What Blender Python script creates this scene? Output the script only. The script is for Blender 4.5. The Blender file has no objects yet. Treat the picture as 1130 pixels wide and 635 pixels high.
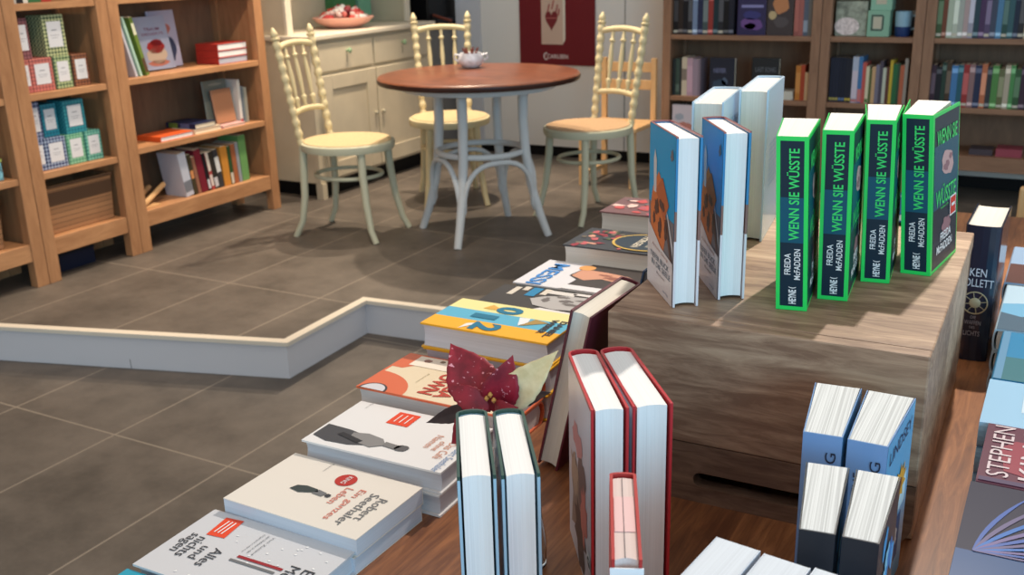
import bpy, math, random
from mathutils import Vector, Matrix
random.seed(7)
C = bpy.context.scene.collection
sc = bpy.context.scene
PI = math.pi
T = .656          # book table top height (raised floor = 0)
Z = .888          # top of the wooden crate
LOW = -.135       # lower floor

# ------------------------------------------------------------------ camera
W_, H_, F_ = 1130, 635, 1124.35
pitch, roll, yaw = [math.radians(a) for a in (18.235, 1.6056, 29.19)]
fwd = Vector((-math.sin(yaw)*math.cos(pitch), math.cos(yaw)*math.cos(pitch), -math.sin(pitch)))
rt0 = Vector((math.cos(yaw), math.sin(yaw), 0)); dn0 = fwd.cross(rt0)
RT = rt0*math.cos(roll) + dn0*math.sin(roll); DN = -rt0*math.sin(roll) + dn0*math.cos(roll)
CAM = Vector((0, 0, 1.3))
cd = bpy.data.cameras.new('camera'); cam = bpy.data.objects.new('camera', cd); C.objects.link(cam)
M4 = Matrix.Identity(4)
for i in range(3):
    M4[i][0] = RT[i]; M4[i][1] = -DN[i]; M4[i][2] = -fwd[i]; M4[i][3] = CAM[i]
cam.matrix_world = M4
cd.sensor_width = 36; cd.lens = 36*F_/W_; cd.clip_start = .02
cd.dof.use_dof = True; cd.dof.focus_distance = 1.15; cd.dof.aperture_fstop = 11
sc.camera = cam
def at(x, y, Y):
    d = fwd*F_ + RT*(x-W_/2) + DN*(y-H_/2)
    return CAM + d*(Y/d.y)

# ------------------------------------------------------------------ light
sc.view_settings.view_transform = 'Standard'; sc.view_settings.look = 'None'
sc.view_settings.gamma = 1; sc.view_settings.exposure = 0.28
sc.view_settings.use_curve_mapping = False
w = bpy.data.worlds.new('room_light'); sc.world = w; w.use_nodes = True
w.node_tree.nodes['Background'].inputs[0].default_value = (1.0, .93, .86, 1)
w.node_tree.nodes['Background'].inputs[1].default_value = .57
def area(name, loc, target, size, sy, power, col, spread=180):
    l = bpy.data.lights.new(name, 'AREA'); l.shape = 'RECTANGLE'; l.size = size; l.size_y = sy
    l.energy = power; l.color = col; l.spread = math.radians(spread)
    o = bpy.data.objects.new(name, l); C.objects.link(o); o.location = loc
    o.rotation_euler = (Vector(target)-Vector(loc)).to_track_quat('-Z', 'Y').to_euler(); return o
def spot(name, loc, target, power, col, ang, r=.05, blend=.4):
    l = bpy.data.lights.new(name, 'SPOT'); l.energy = power; l.color = col
    l.spot_size = math.radians(ang); l.spot_blend = blend; l.shadow_soft_size = r
    o = bpy.data.objects.new(name, l); C.objects.link(o); o.location = loc
    o.rotation_euler = (Vector(target)-Vector(loc)).to_track_quat('-Z', 'Y').to_euler(); return o
area('shop_window_daylight', (3.2, -2.2, 1.7), (-.6, 1.2, .7), 3.6, 2.2, 120, (.26, .70, 1.0))
spot('ceiling_spot_table', (-.2, 2.9, 3.0), (-.3, 1.1, .8), 240, (1, .91, .80), 60, .035)
spot('ceiling_spot_bistro', (-3.1, 4.95, 2.9), (-2.5, 4.0, .2), 225, (1, .82, .62), 80, .045)
spot('ceiling_spot_bistro', (-3.0, 4.3, 2.9), (-2.7, 3.8, .2), 115, (1, .82, .62), 85, .045)
spot('ceiling_spot_shelf', (-2.2, 2.6, 2.9), (-3.8, 3.3, .5), 95, (1, .80, .60), 70, .06)

# ------------------------------------------------------------------ materials
def lin(c):
    return tuple((v/255/12.92 if v/255 <= .04045 else ((v/255+.055)/1.055)**2.4) for v in c) + (1,)
MC = {}
def mat(c, rough=.6, spec=.4, coat=0, name=None, noise=0, nscale=8, metal=0, trans=0):
    key = (tuple(c), rough, spec, coat, noise, nscale, metal, trans)
    if key in MC: return MC[key]
    m = bpy.data.materials.new(name or 'paint'); m.use_nodes = True
    nt = m.node_tree; b = nt.nodes['Principled BSDF']
    b.inputs['Base Color'].default_value = lin(c); b.inputs['Roughness'].default_value = rough
    b.inputs['Specular IOR Level'].default_value = spec*.7; b.inputs['Coat Weight'].default_value = coat*.35
    b.inputs['Coat Roughness'].default_value = .12
    b.inputs['Metallic'].default_value = metal; b.inputs['Transmission Weight'].default_value = trans
    if noise:
        tc = nt.nodes.new('ShaderNodeTexCoord'); n = nt.nodes.new('ShaderNodeTexNoise')
        n.inputs['Scale'].default_value = nscale; n.inputs['Detail'].default_value = 5
        r = nt.nodes.new('ShaderNodeValToRGB')
        r.color_ramp.elements[0].position = .3; r.color_ramp.elements[1].position = .7
        r.color_ramp.elements[0].color = lin([max(0, v*(1-noise)) for v in c])
        r.color_ramp.elements[1].color = lin([min(255, v*(1+noise)) for v in c])
        nt.links.new(tc.outputs['Object'], n.inputs['Vector']); nt.links.new(n.outputs['Fac'], r.inputs['Fac'])
        nt.links.new(r.outputs['Color'], b.inputs['Base Color'])
    MC[key] = m; return m
def wood(name, c1, c2, scale, stretch, rough=.45, rot=(0, 0, 0), ring=0, bump=.05, mid=None):
    m = bpy.data.materials.new(name); m.use_nodes = True; nt = m.node_tree; b = nt.nodes['Principled BSDF']
    L = nt.links.new
    tc = nt.nodes.new('ShaderNodeTexCoord'); mp = nt.nodes.new('ShaderNodeMapping')
    mp.inputs['Scale'].default_value = stretch; mp.inputs['Rotation'].default_value = rot
    L(tc.outputs['Object'], mp.inputs['Vector'])
    n = nt.nodes.new('ShaderNodeTexNoise'); n.inputs['Scale'].default_value = scale; n.inputs['Detail'].default_value = 8
    n.inputs['Roughness'].default_value = .65; n.inputs['Distortion'].default_value = .6
    L(mp.outputs[0], n.inputs['Vector'])
    fac = n.outputs['Fac']
    if ring:
        n2 = nt.nodes.new('ShaderNodeTexNoise'); n2.inputs['Scale'].default_value = ring; n2.inputs['Detail'].default_value = 1
        n2.inputs['Distortion'].default_value = .4
        L(mp.outputs[0], n2.inputs['Vector'])
        mu = nt.nodes.new('ShaderNodeMath'); mu.operation = 'MULTIPLY'; mu.inputs[1].default_value = 22
        L(n2.outputs['Fac'], mu.inputs[0])
        sn = nt.nodes.new('ShaderNodeMath'); sn.operation = 'SINE'; L(mu.outputs[0], sn.inputs[0])
        ml = nt.nodes.new('ShaderNodeMath'); ml.operation = 'MULTIPLY_ADD'; ml.inputs[1].default_value = .11
        L(sn.outputs[0], ml.inputs[0]); L(fac, ml.inputs[2]); fac = ml.outputs[0]
    r = nt.nodes.new('ShaderNodeValToRGB'); r.color_ramp.elements[0].position = .3; r.color_ramp.elements[1].position = .7
    r.color_ramp.elements[0].color = lin(c1); r.color_ramp.elements[1].color = lin(c2)
    if mid: e = r.color_ramp.elements.new(.5); e.color = lin(mid)
    L(fac, r.inputs['Fac']); L(r.outputs['Color'], b.inputs['Base Color'])
    b.inputs['Roughness'].default_value = rough
    bp = nt.nodes.new('ShaderNodeBump'); bp.inputs['Strength'].default_value = bump; bp.inputs['Distance'].default_value = .002
    L(fac, bp.inputs['Height']); L(bp.outputs[0], b.inputs['Normal'])
    return m
def pagemat(c=(232, 228, 220), axis=2, dens=700, con=.965):
    key = ('page', tuple(c), axis, dens, con)
    if key in MC: return MC[key]
    m = bpy.data.materials.new('paper_pages'); m.use_nodes = True; nt = m.node_tree; b = nt.nodes['Principled BSDF']
    tc = nt.nodes.new('ShaderNodeTexCoord'); mp = nt.nodes.new('ShaderNodeMapping')
    s = [3, 3, 3]; s[axis] = dens; mp.inputs['Scale'].default_value = s
    n = nt.nodes.new('ShaderNodeTexNoise'); n.inputs['Scale'].default_value = 1; n.inputs['Detail'].default_value = 3
    r = nt.nodes.new('ShaderNodeValToRGB'); r.color_ramp.elements[0].position = .35; r.color_ramp.elements[1].position = .6
    r.color_ramp.elements[0].color = lin([v*con for v in c]); r.color_ramp.elements[1].color = lin(c)
    L = nt.links.new
    L(tc.outputs['Object'], mp.inputs['Vector']); L(mp.outputs[0], n.inputs['Vector']); L(n.outputs['Fac'], r.inputs['Fac'])
    L(r.outputs['Color'], b.inputs['Base Color']); b.inputs['Roughness'].default_value = .8
    b.inputs['Specular IOR Level'].default_value = .15
    MC[key] = m; return m
def stepmat(levels, name='printed_jacket'):
    """levels: [(y from which, colour)] along the book height"""
    m = bpy.data.materials.new(name); m.use_nodes = True; nt = m.node_tree; b = nt.nodes['Principled BSDF']; L = nt.links.new
    tc = nt.nodes.new('ShaderNodeTexCoord'); sp = nt.nodes.new('ShaderNodeSeparateXYZ'); L(tc.outputs['Object'], sp.inputs[0])
    ml = nt.nodes.new('ShaderNodeMath'); ml.operation = 'MULTIPLY'; ml.inputs[1].default_value = 4.0; L(sp.outputs['Y'], ml.inputs[0])
    r = nt.nodes.new('ShaderNodeValToRGB'); r.color_ramp.interpolation = 'CONSTANT'
    els = r.color_ramp.elements; els[0].position = 0; els[0].color = lin(levels[0][1]); els.remove(els[1])
    for y, c in levels[1:]: e = els.new(y*4.0); e.color = lin(c)
    L(ml.outputs[0], r.inputs[0]); L(r.outputs[0], b.inputs['Base Color']); b.inputs['Roughness'].default_value = .3; b.inputs['Coat Weight'].default_value = .3
    return m
def floor_mat():
    m = bpy.data.materials.new('stone_tiles'); m.use_nodes = True; nt = m.node_tree; b = nt.nodes['Principled BSDF']; L = nt.links.new
    tc = nt.nodes.new('ShaderNodeTexCoord'); mp = nt.nodes.new('ShaderNodeMapping')
    mp.inputs['Location'].default_value = (2.082+.485*20, -1.96+1.05*20, 0)
    L(tc.outputs['Object'], mp.inputs['Vector'])
    br = nt.nodes.new('ShaderNodeTexBrick'); br.offset = 0; br.squash = 1
    br.inputs['Scale'].default_value = 1; br.inputs['Brick Width'].default_value = .485; br.inputs['Row Height'].default_value = 1.05
    br.inputs['Mortar Size'].default_value = .0035; br.inputs['Mortar Smooth'].default_value = .3; br.inputs['Bias'].default_value = 0
    L(mp.outputs[0], br.inputs['Vector'])
    n = nt.nodes.new('ShaderNodeTexNoise'); n.inputs['Scale'].default_value = 3.2; n.inputs['Detail'].default_value = 9; n.inputs['Roughness'].default_value = .68
    L(tc.outputs['Object'], n.inputs['Vector'])
    r = nt.nodes.new('ShaderNodeValToRGB'); r.color_ramp.elements[0].position = .32; r.color_ramp.elements[1].position = .72
    r.color_ramp.elements[0].color = lin((80, 74, 68)); r.color_ramp.elements[1].color = lin((120, 111, 102))
    L(n.outputs['Fac'], r.inputs['Fac'])
    L(r.outputs['Color'], br.inputs['Color1']); L(r.outputs['Color'], br.inputs['Color2'])
    br.inputs['Mortar'].default_value = lin((148, 137, 124))
    L(br.outputs['Color'], b.inputs['Base Color']); b.inputs['Roughness'].default_value = .5
    b.inputs['Specular IOR Level'].default_value = .35
    bp = nt.nodes.new('ShaderNodeBump'); bp.inputs['Strength'].default_value = .08; bp.inputs['Distance'].default_value = .004
    L(n.outputs['Fac'], bp.inputs['Height']); L(bp.outputs[0], b.inputs['Normal'])
    return m
def diamond_mat(c1, c2, s=90):
    key = ('dia', tuple(c1), tuple(c2))
    if key in MC: return MC[key]
    m = bpy.data.materials.new('patterned_paper'); m.use_nodes = True; nt = m.node_tree; b = nt.nodes['Principled BSDF']; L = nt.links.new
    tc = nt.nodes.new('ShaderNodeTexCoord'); mp = nt.nodes.new('ShaderNodeMapping'); mp.inputs['Rotation'].default_value = (math.radians(45), 0, 0)
    ck = nt.nodes.new('ShaderNodeTexChecker'); ck.inputs['Scale'].default_value = s
    ck.inputs['Color1'].default_value = lin(c1); ck.inputs['Color2'].default_value = lin(c2)
    L(tc.outputs['Object'], mp.inputs[0]); L(mp.outputs[0], ck.inputs[0]); L(ck.outputs[0], b.inputs['Base Color'])
    b.inputs['Roughness'].default_value = .5
    MC[key] = m; return m
def wicker_mat():
    m = bpy.data.materials.new('woven_wicker'); m.use_nodes = True; nt = m.node_tree; b = nt.nodes['Principled BSDF']; L = nt.links.new
    tc = nt.nodes.new('ShaderNodeTexCoord')
    br = nt.nodes.new('ShaderNodeTexBrick'); br.inputs['Scale'].default_value = 1
    mp = nt.nodes.new('ShaderNodeMapping'); mp.inputs['Rotation'].default_value = (PI/2, 0, PI/2)
    br.inputs['Brick Width'].default_value = .022; br.inputs['Row Height'].default_value = .008; br.inputs['Mortar Size'].default_value = .0012
    br.inputs['Color1'].default_value = lin((168, 122, 84)); br.inputs['Color2'].default_value = lin((138, 98, 66)); br.inputs['Mortar'].default_value = lin((84, 58, 38))
    L(tc.outputs['Object'], mp.inputs[0]); L(mp.outputs[0], br.inputs['Vector']); L(br.outputs['Color'], b.inputs['Base Color'])
    b.inputs['Roughness'].default_value = .7
    return m
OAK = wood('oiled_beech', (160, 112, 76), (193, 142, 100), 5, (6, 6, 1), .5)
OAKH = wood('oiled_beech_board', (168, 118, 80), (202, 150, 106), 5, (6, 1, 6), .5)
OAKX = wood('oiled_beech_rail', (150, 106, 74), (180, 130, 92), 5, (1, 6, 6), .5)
BACKW = wood('shelf_back_panel', (118, 90, 70), (140, 108, 84), 4, (5, 5, 1), .6)
TABLEW = wood('oak_table_top', (106, 64, 41), (174, 116, 74), 9, (10, .9, 1), .4, ring=.35, mid=(140, 89, 56))
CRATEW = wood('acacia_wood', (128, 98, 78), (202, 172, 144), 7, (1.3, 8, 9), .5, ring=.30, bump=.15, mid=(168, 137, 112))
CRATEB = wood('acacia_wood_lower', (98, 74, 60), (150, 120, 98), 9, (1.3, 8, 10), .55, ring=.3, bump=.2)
BACKOAK = wood('dimmed_beech', (128, 94, 72), (158, 120, 94), 5, (6, 6, 1), .5); BACKOAKX = wood('dimmed_beech_board', (128, 94, 72), (154, 116, 90), 5, (1, 6, 6), .5)  # beech darkened in its colour to stand in for the dim back room
BISTRO = wood('walnut_stained_top', (100, 56, 38), (150, 90, 62), 4, (2, 5, 1), .3)
PALE = wood('light_pine', (206, 160, 108), (226, 184, 132), 5, (6, 6, 1), .5)
FLOORM = floor_mat(); WICKER = wicker_mat()
PAGES = pagemat(); PAGEW = pagemat((238, 238, 238)); PAGEC = pagemat((232, 220, 196))
CREAM = mat((214, 200, 160), .45, .4, 0, 'cream_paint'); CREAM_SHADE = mat((196, 196, 172), .45, .4, 0, 'cream_paint_shade')  # second tone: cream paint with cool shade put into the colour
CABM = mat((200, 188, 164), .5, .4, 0, 'grey_cream_cabinet_paint', .03, 6); CABT = mat((218, 208, 188), .45, .4, 0, 'cabinet_top_paint')
WHITEW = mat((228, 224, 218), .6, .3, 0, 'white_wall_paint'); GREYW = mat((202, 202, 206), .6, .3, 0, 'grey_panel_paint')
BLACKM = mat((14, 14, 17), .5, .3, 0, 'black_plinth'); TRIMM = mat((226, 216, 200), .4, .4, 0, 'cream_trim_profile')
RISERM = mat((212, 212, 218), .45, .4, 0, 'white_riser_board')

# ------------------------------------------------------------------ mesh helpers
class MB:
    def __init__(s): s.v = []; s.f = []; s.m = []
    def add(s, vs, fs, mi=0):
        b = len(s.v); s.v += [tuple(v) for v in vs]; s.f += [tuple(b+i for i in f) for f in fs]; s.m += [mi]*len(fs)
    def box(s, x0, x1, y0, y1, z0, z1, mi=0):
        s.add([(x, y, z) for z in (z0, z1) for y in (y0, y1) for x in (x0, x1)],
              [(0, 2, 3, 1), (4, 5, 7, 6), (0, 1, 5, 4), (2, 6, 7, 3), (0, 4, 6, 2), (1, 3, 7, 5)], mi)
    def prism(s, pts, d, mi=0):
        n = len(pts); s.add(list(pts)+[tuple(Vector(p)+Vector(d)) for p in pts],
            [tuple(range(n-1, -1, -1)), tuple(range(n, 2*n))]+[(i, (i+1) % n, n+(i+1) % n, n+i) for i in range(n)], mi)
    def lathe(s, prof, cx=0, cy=0, n=24, mi=0, base=None, axis=None, sx=1, sy=1):
        # prof: list of (r,z); optional axis direction
        q = Vector(axis).to_track_quat('Z', 'Y') if axis else None
        vs = []
        for r, z in prof:
            for k in range(n):
                a = 2*PI*k/n; p = Vector((r*math.cos(a)*sx, r*math.sin(a)*sy, z))
                if q: p = q @ p
                if base: p = p+Vector(base)
                vs.append((p.x+cx, p.y+cy, p.z))
        fs = []
        for i in range(len(prof)-1):
            for k in range(n):
                a = i*n+k; b_ = i*n+(k+1) % n; fs.append((a, b_, b_+n, a+n))
        fs.append(tuple(range(n-1, -1, -1))); fs.append(tuple(range((len(prof)-1)*n, len(prof)*n)))
        s.add(vs, fs, mi)
    def tube(s, pts, rad, n=10, closed=False, mi=0):
        P = [Vector(p) for p in pts]; N = len(P)
        R = rad if isinstance(rad, (list, tuple)) else [rad]*N
        vs = []; prev = None
        for i, p in enumerate(P):
            if closed: t = (P[(i+1) % N]-P[i-1]).normalized()
            else: t = (P[min(i+1, N-1)]-P[max(i-1, 0)]).normalized()
            if prev is None:
                u = t.orthogonal().normalized()
            else:
                u = (prev-t*prev.dot(t)).normalized()
            prev = u; v = t.cross(u)
            for k in range(n):
                a = 2*PI*k/n; vs.append(tuple(p+(u*math.cos(a)+v*math.sin(a))*R[i]))
        fs = []
        for i in range(N if closed else N-1):
            j = (i+1) % N
            for k in range(n): fs.append((i*n+k, i*n+(k+1) % n, j*n+(k+1) % n, j*n+k))
        if not closed: fs += [tuple(range(n-1, -1, -1)), tuple(range((N-1)*n, N*n))]
        s.add(vs, fs, mi)
    def build(s, name, mats, parent=None, smooth=False, bevel=0, xf=None):
        me = bpy.data.meshes.new(name); vs = [xf(Vector(v)) for v in s.v] if xf else s.v
        me.from_pydata([tuple(v) for v in vs], [], s.f)
        if not isinstance(mats, (list, tuple)): mats = [mats]
        for m in mats: me.materials.append(m)
        for p, mi in zip(me.polygons, s.m): p.material_index = mi; p.use_smooth = smooth
        me.update(); me.validate()
        import bmesh
        bm = bmesh.new(); bm.from_mesh(me)
        if smooth != 'flat': bmesh.ops.recalc_face_normals(bm, faces=bm.faces)
        bm.to_mesh(me); bm.free()
        o = bpy.data.objects.new(name, me); C.objects.link(o); o.parent = parent
        if bevel:
            b = o.modifiers.new('bevel', 'BEVEL'); b.width = bevel; b.segments = 2; b.limit_method = 'ANGLE'; b.angle_limit = math.radians(50)
        if smooth is True:
            try: me.set_sharp_from_angle(angle=math.radians(45))
            except Exception: pass
        return o
def tag(o, label, cat, group=None, kind=None):
    if label: o['label'] = label
    if cat: o['category'] = cat
    if group: o['group'] = group
    if kind: o['kind'] = kind
    return o
def empty(name, loc, label=None, cat=None, group=None, rz=0):
    o = bpy.data.objects.new(name, None); C.objects.link(o); o.empty_display_size = .05
    o.location = loc; o.rotation_euler = (0, 0, math.radians(rz)); return tag(o, label, cat, group)
def boxo(name, m, parent, *b, bevel=0):
    mb = MB(); mb.box(*b); return mb.build(name, m, parent, bevel=bevel)
def struct(o): o['kind'] = 'structure'; return o
def text_mesh(s, bold=0):
    cu = bpy.data.curves.new('t', 'FONT'); cu.body = s; cu.offset = bold; cu.resolution_u = 3
    ob = bpy.data.objects.new('t', cu); C.objects.link(ob)
    me = bpy.data.meshes.new_from_object(ob.evaluated_get(bpy.context.evaluated_depsgraph_get()))
    vs = [v.co.copy() for v in me.vertices]; fs = [tuple(p.vertices) for p in me.polygons]
    bpy.data.objects.remove(ob); bpy.data.curves.remove(cu); bpy.data.meshes.remove(me)
    x0 = min(v.x for v in vs); x1 = max(v.x for v in vs); y0 = min(v.y for v in vs); y1 = max(v.y for v in vs)
    return [((v.x-x0)/(x1-x0)-.5, (v.y-y0)/(y1-y0)-.5) for v in vs], fs
TXC = {}
def put_text(parent, name, s, O, U, V, N, cx, cy, wd, ht, m, rot=0, bold=.0, xf=None, eps=.0006):
    if (s, bold) not in TXC: TXC[(s, bold)] = text_mesh(s, bold)
    vs, fs = TXC[(s, bold)]
    O, U, V, N = map(Vector, (O, U, V, N)); ca, sa = math.cos(math.radians(rot)), math.sin(math.radians(rot))
    out = []
    for a, b in vs:
        a *= wd; b *= ht; p = O+U*(cx+a*ca-b*sa)+V*(cy+a*sa+b*ca)+N*eps
        out.append(xf(p) if xf else p)
    me = bpy.data.meshes.new(name); me.from_pydata([tuple(v) for v in out], [], fs); me.materials.append(m)
    o = bpy.data.objects.new(name, me); C.objects.link(o); o.parent = parent; return o

# ------------------------------------------------------------------ the book
class Book:
    """local frame: lying on its back; x across the cover away from the spine, y towards the head, z thickness"""
    def __init__(s, name, label, cat, group, w, h, t, cover, pages=None, hard=True, fan=0, ofan=None, shear=0, round_=.006, lin_=None):
        s.w, s.h, s.t, s.fan, s.shear, s.hard = w, h, t, fan, shear, hard
        s.ofan = fan if ofan is None else ofan
        s.root = empty(name, (0, 0, 0), label, cat, group)
        s.label = label
        bt = .0026 if hard else .0011; ov = .003 if hard else 0
        s.bt = bt
        rd = round_ if hard else .0
        s.rd = rd
        def zt(x, f): return t + f*t*.5*x/w
        def zb(x, f): return -f*t*.5*x/w
        s.zt = zt; s.zb = zb
        # cover strip: cross-section outline in x,z
        out = [(w, zt(w, s.ofan)), (0.004, zt(.004, s.ofan))]
        n = 8
        for k in range(n+1):
            a = PI/2+PI*k/n
            if rd: out.append((rd*.35+rd*math.cos(a)*1.3-.001, t/2+t/2*math.sin(a)))
            else: out.append((-.0006*abs(math.cos(a)), t/2+t/2*math.sin(a)))
        if not rd: out = [(w, zt(w, s.ofan)), (0, t), (0, 0)]
        else: out.append((.004, zb(.004, s.ofan)))
        if not rd: out.append((w, zb(w, s.ofan)))
        else: out.append((w, zb(w, s.ofan)))
        cx, cz = w/2, t/2
        inn = []
        for i, (x, z) in enumerate(out):
            if i in (0,): inn.append((x, z-bt))
            elif i == len(out)-1: inn.append((x, z+bt))
            else:
                inn.append((x+bt*(1 if x < w/2 else 0), min(max(z, bt+.0002), t-bt-.0002)))
        N = len(out); vs = []; fs = []
        for y in (0, h):
            vs += [(x, y, z) for x, z in out]+[(x, y, z) for x, z in inn]
        A = 2*N
        for i in range(N-1):
            fs += [(i, i+1, A+i+1, A+i), (N+i, A+N+i, A+N+i+1, N+i+1), (i, N+i, N+i+1, i+1), (A+i, A+i+1, A+N+i+1, A+N+i)]
        fs += [(0, A, A+N, N), (N-1, 2*N-1, A+2*N-1, A+N-1)]
        mb = MB(); mb.add(vs, fs); s.cover = mb.build('cover', cover, s.root, xf=s.sh)
        if lin_:   # coloured case showing at the board edges
            pass
        # page block
        pg = []
        e = .0002
        x1 = w-ov-.0004; x0 = bt+.0005
        for k in range(7):      # fore edge, slightly hollow on hardcovers
            q = k/6; z = zt(x1, fan)-bt-e + (zb(x1, fan)+2*bt+2*e-zt(x1, fan))*q
            pg.append((x1-(.0035*math.sin(PI*q) if hard else 0), z))
        for k in range(5):
            q = k/4; z = bt+e+(t-2*bt-2*e)*q
            pg.append((x0-((rd*.6)*math.sin(PI*q) if rd else 0), z))
        mb = MB(); n = len(pg)
        nfs = [tuple(range(n-1, -1, -1)), tuple(range(n, 2*n))]+[(i, (i+1) % n, n+(i+1) % n, n+i) for i in range(n)]
        mb.add([(x, ov, z) for x, z in pg]+[(x, h-ov, z) for x, z in pg], nfs)
        s.pages = mb.build('page_block', pages or PAGES, s.root, xf=s.sh)
    def sh(s, v): return Vector((v.x, v.y, v.z+s.shear*v.y))
    def front(s):
        sl = s.ofan*s.t*.5/s.w
        return (0, 0, s.t), (1, 0, sl), (0, 1, 0), (0, 0, 1)
    def back(s):
        sl = -s.ofan*s.t*.5/s.w
        return (s.w, 0, sl*s.w), (-1, 0, -sl), (0, 1, 0), (0, 0, -1)
    def spine(s):   # u runs towards the head, v from front to back
        return (-(s.rd*.95+.0012 if s.rd else 0), 0, s.t), (0, 1, 0), (0, 0, -1), (-1, 0, 0)
    def fr(s, face): return {'front': s.front, 'back': s.back, 'spine': s.spine}[face]()
    def poly(s, face, pts, m, name='cover_art', lvl=1, label=None):
        """pts given as fractions of the face"""
        O, U, V, N = map(Vector, s.fr(face)); a, b = (s.h, s.t) if face == 'spine' else (s.w, s.h)
        vs = [s.sh(O+U*(u*a)+V*(v*b)+N*(.0002*lvl)) for u, v in pts]
        me = bpy.data.meshes.new(name); me.from_pydata([tuple(v) for v in vs], [], [tuple(range(len(vs)))]); me.materials.append(m)
        o = bpy.data.objects.new(name, me); C.objects.link(o); o.parent = s.root
        if label: o['label'] = label
        return o
    def rect(s, face, u0, u1, v0, v1, m, name='cover_art', lvl=1):
        return s.poly(face, [(u0, v0), (u1, v0), (u1, v1), (u0, v1)], m, name, lvl)
    def blob(s, face, cx, cy, rx, ry, m, n=18, jag=.12, name='cover_art', lvl=2, seed=1, rot=0):
        r = random.Random(seed); ps = []
        for k in range(n):
            a = 2*PI*k/n; q = 1+r.uniform(-jag, jag); x, y = rx*q*math.cos(a), ry*q*math.sin(a)
            ps.append((cx+x*math.cos(rot)-y*math.sin(rot), cy+x*math.sin(rot)+y*math.cos(rot)))
        return s.poly(face, ps, m, name, lvl)
    def text(s, face, st, u, v, wd, ht, m, name='title_lettering', rot=0, bold=.0, lvl=3):
        a, b = (s.h, s.t) if face == 'spine' else (s.w, s.h)
        O, U, V, N = s.fr(face)
        return put_text(s.root, name, st, O, U, V, N, u*a, v*b, wd*a, ht*b, m, rot, bold, xf=s.sh, eps=.0002*lvl)
    def place(s, origin, X, Y, lean=None):
        """origin = local (0,0,0); X,Y world directions of local x,y"""
        X = Vector(X).normalized(); Y = Vector(Y).normalized(); Zv = X.cross(Y)
        M = Matrix.Identity(4)
        for i in range(3): M[i][0], M[i][1], M[i][2], M[i][3] = X[i], Y[i], Zv[i], origin[i]
        s.root.matrix_world = M; return s
def hd(a): a = math.radians(a); return Vector((math.cos(a), math.sin(a), 0))
UP = Vector((0, 0, 1))
def flat_spine_back(bk, x, y, z, ang=0):      # head towards +x, spine on the far side; x,y = near left corner
    X = hd(-90+ang); Y = hd(ang); o = Vector((x, y, z)) - X*bk.w; return bk.place(o, X, Y)
def upright_fore(bk, x, y, z, rz):             # fore edge to the viewer, front cover on the left; x,y near-left corner
    d = Vector((-math.sin(math.radians(rz)), math.cos(math.radians(rz)), 0)); r = hd(rz)
    # local x -> -d, local y -> up, local z = x cross y = (-d) x up = -r
    o = Vector((x, y, z)) + d*bk.w + r*bk.t; return bk.place(o, -d, UP)
def upright_spine(bk, x, y, z, rz):            # spine to the viewer, front cover on the right
    d = Vector((-math.sin(math.radians(rz)), math.cos(math.radians(rz)), 0))
    return bk.place(Vector((x, y, z)), d, UP)

# ------------------------------------------------------------------ setting
mb = MB(); mb.box(-7, 5, -2, 9, LOW-.1, LOW); struct(mb.build('floor', FLOORM))
EDGE = [(-7.0, 1.165), (-2.341, 2.549), (-2.362, 3.043), (3.5, 3.56)]
def inset(pts, d):
    out = []
    for i, p in enumerate(pts):
        ns = []
        for a, b in ((i-1, i), (i, i+1)):
            if a < 0 or b >= len(pts): continue
            e = Vector((pts[b][0]-pts[a][0], pts[b][1]-pts[a][1])).normalized(); ns.append(Vector((-e.y, e.x)))
        if len(ns) == 2:
            m_ = (ns[0]+ns[1]).normalized(); k = d/max(.3, m_.dot(ns[0]))
        else: m_ = ns[0]; k = d
        out.append((p[0]+m_.x*k, p[1]+m_.y*k))
    return out
E1 = inset(EDGE, .02)
mb = MB(); n = len(E1)
pl = [(x, y) for x, y in E1]+[(3.5, 8.5), (-7, 8.5)]
mb.prism([(x, y, LOW) for x, y in pl], (0, 0, -LOW)); o = mb.build('floor', FLOORM); struct(o)
def strip(name, d0, d1, z0, z1, m, seg=None):
    a = inset(EDGE, d0); b = inset(EDGE, d1); mb = MB()
    for i in range(len(a)-1):
        if seg is not None and i not in seg: continue
        mb.prism([(*a[i], z0), (*a[i+1], z0), (*b[i+1], z0), (*b[i], z0)], (0, 0, z1-z0))
    return struct(mb.build(name, m))
strip('trim_1', -.002, .034, -.006, .009, TRIMM)
strip('trim_2', .012, .0195, LOW, -.008, RISERM)
# panel joint on the riser
a = inset(EDGE, .0115); d = Vector((a[1][0]-a[0][0], a[1][1]-a[0][1])).normalized()
p = Vector((-2.96, 0)); p.y = a[0][1]+(p.x-a[0][0])*d.y/d.x
mb = MB(); mb.prism([(p.x, p.y, LOW+.001), (p.x+.003*d.x, p.y+.003*d.y, LOW+.001), (p.x+.003*d.x-.002*d.y, p.y+.003*d.y+.002*d.x, LOW+.001)], (-.006, 0, -LOW-.012))
struct(mb.build('trim_3', mat((120, 120, 126), .7)))
struct(boxo('wall_left', WHITEW, None, -4.30, -4.18, -1, 6.3, 0, 2.9))
struct(boxo('wall_back', WHITEW, None, -3.53, 3.5, 6.0, 6.12, .07, 2.9))
struct(boxo('wall_recess', GREYW, None, -3.72, -3.532, 5.99, 6.12, .07, 2.9))
struct(boxo('trim_4', mat((140, 138, 136), .6), None, -2.506, -2.500, 5.997, 5.9995, .07, 2.9))
struct(boxo('baseboard_back', BLACKM, None, -3.72, 3.5, 6.02, 6.10, 0, .07))
struct(boxo('wall_alcove', mat((26, 26, 30), .7), None, -4.18, -3.72, 6.35, 6.45, 0, 2.9))

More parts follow.
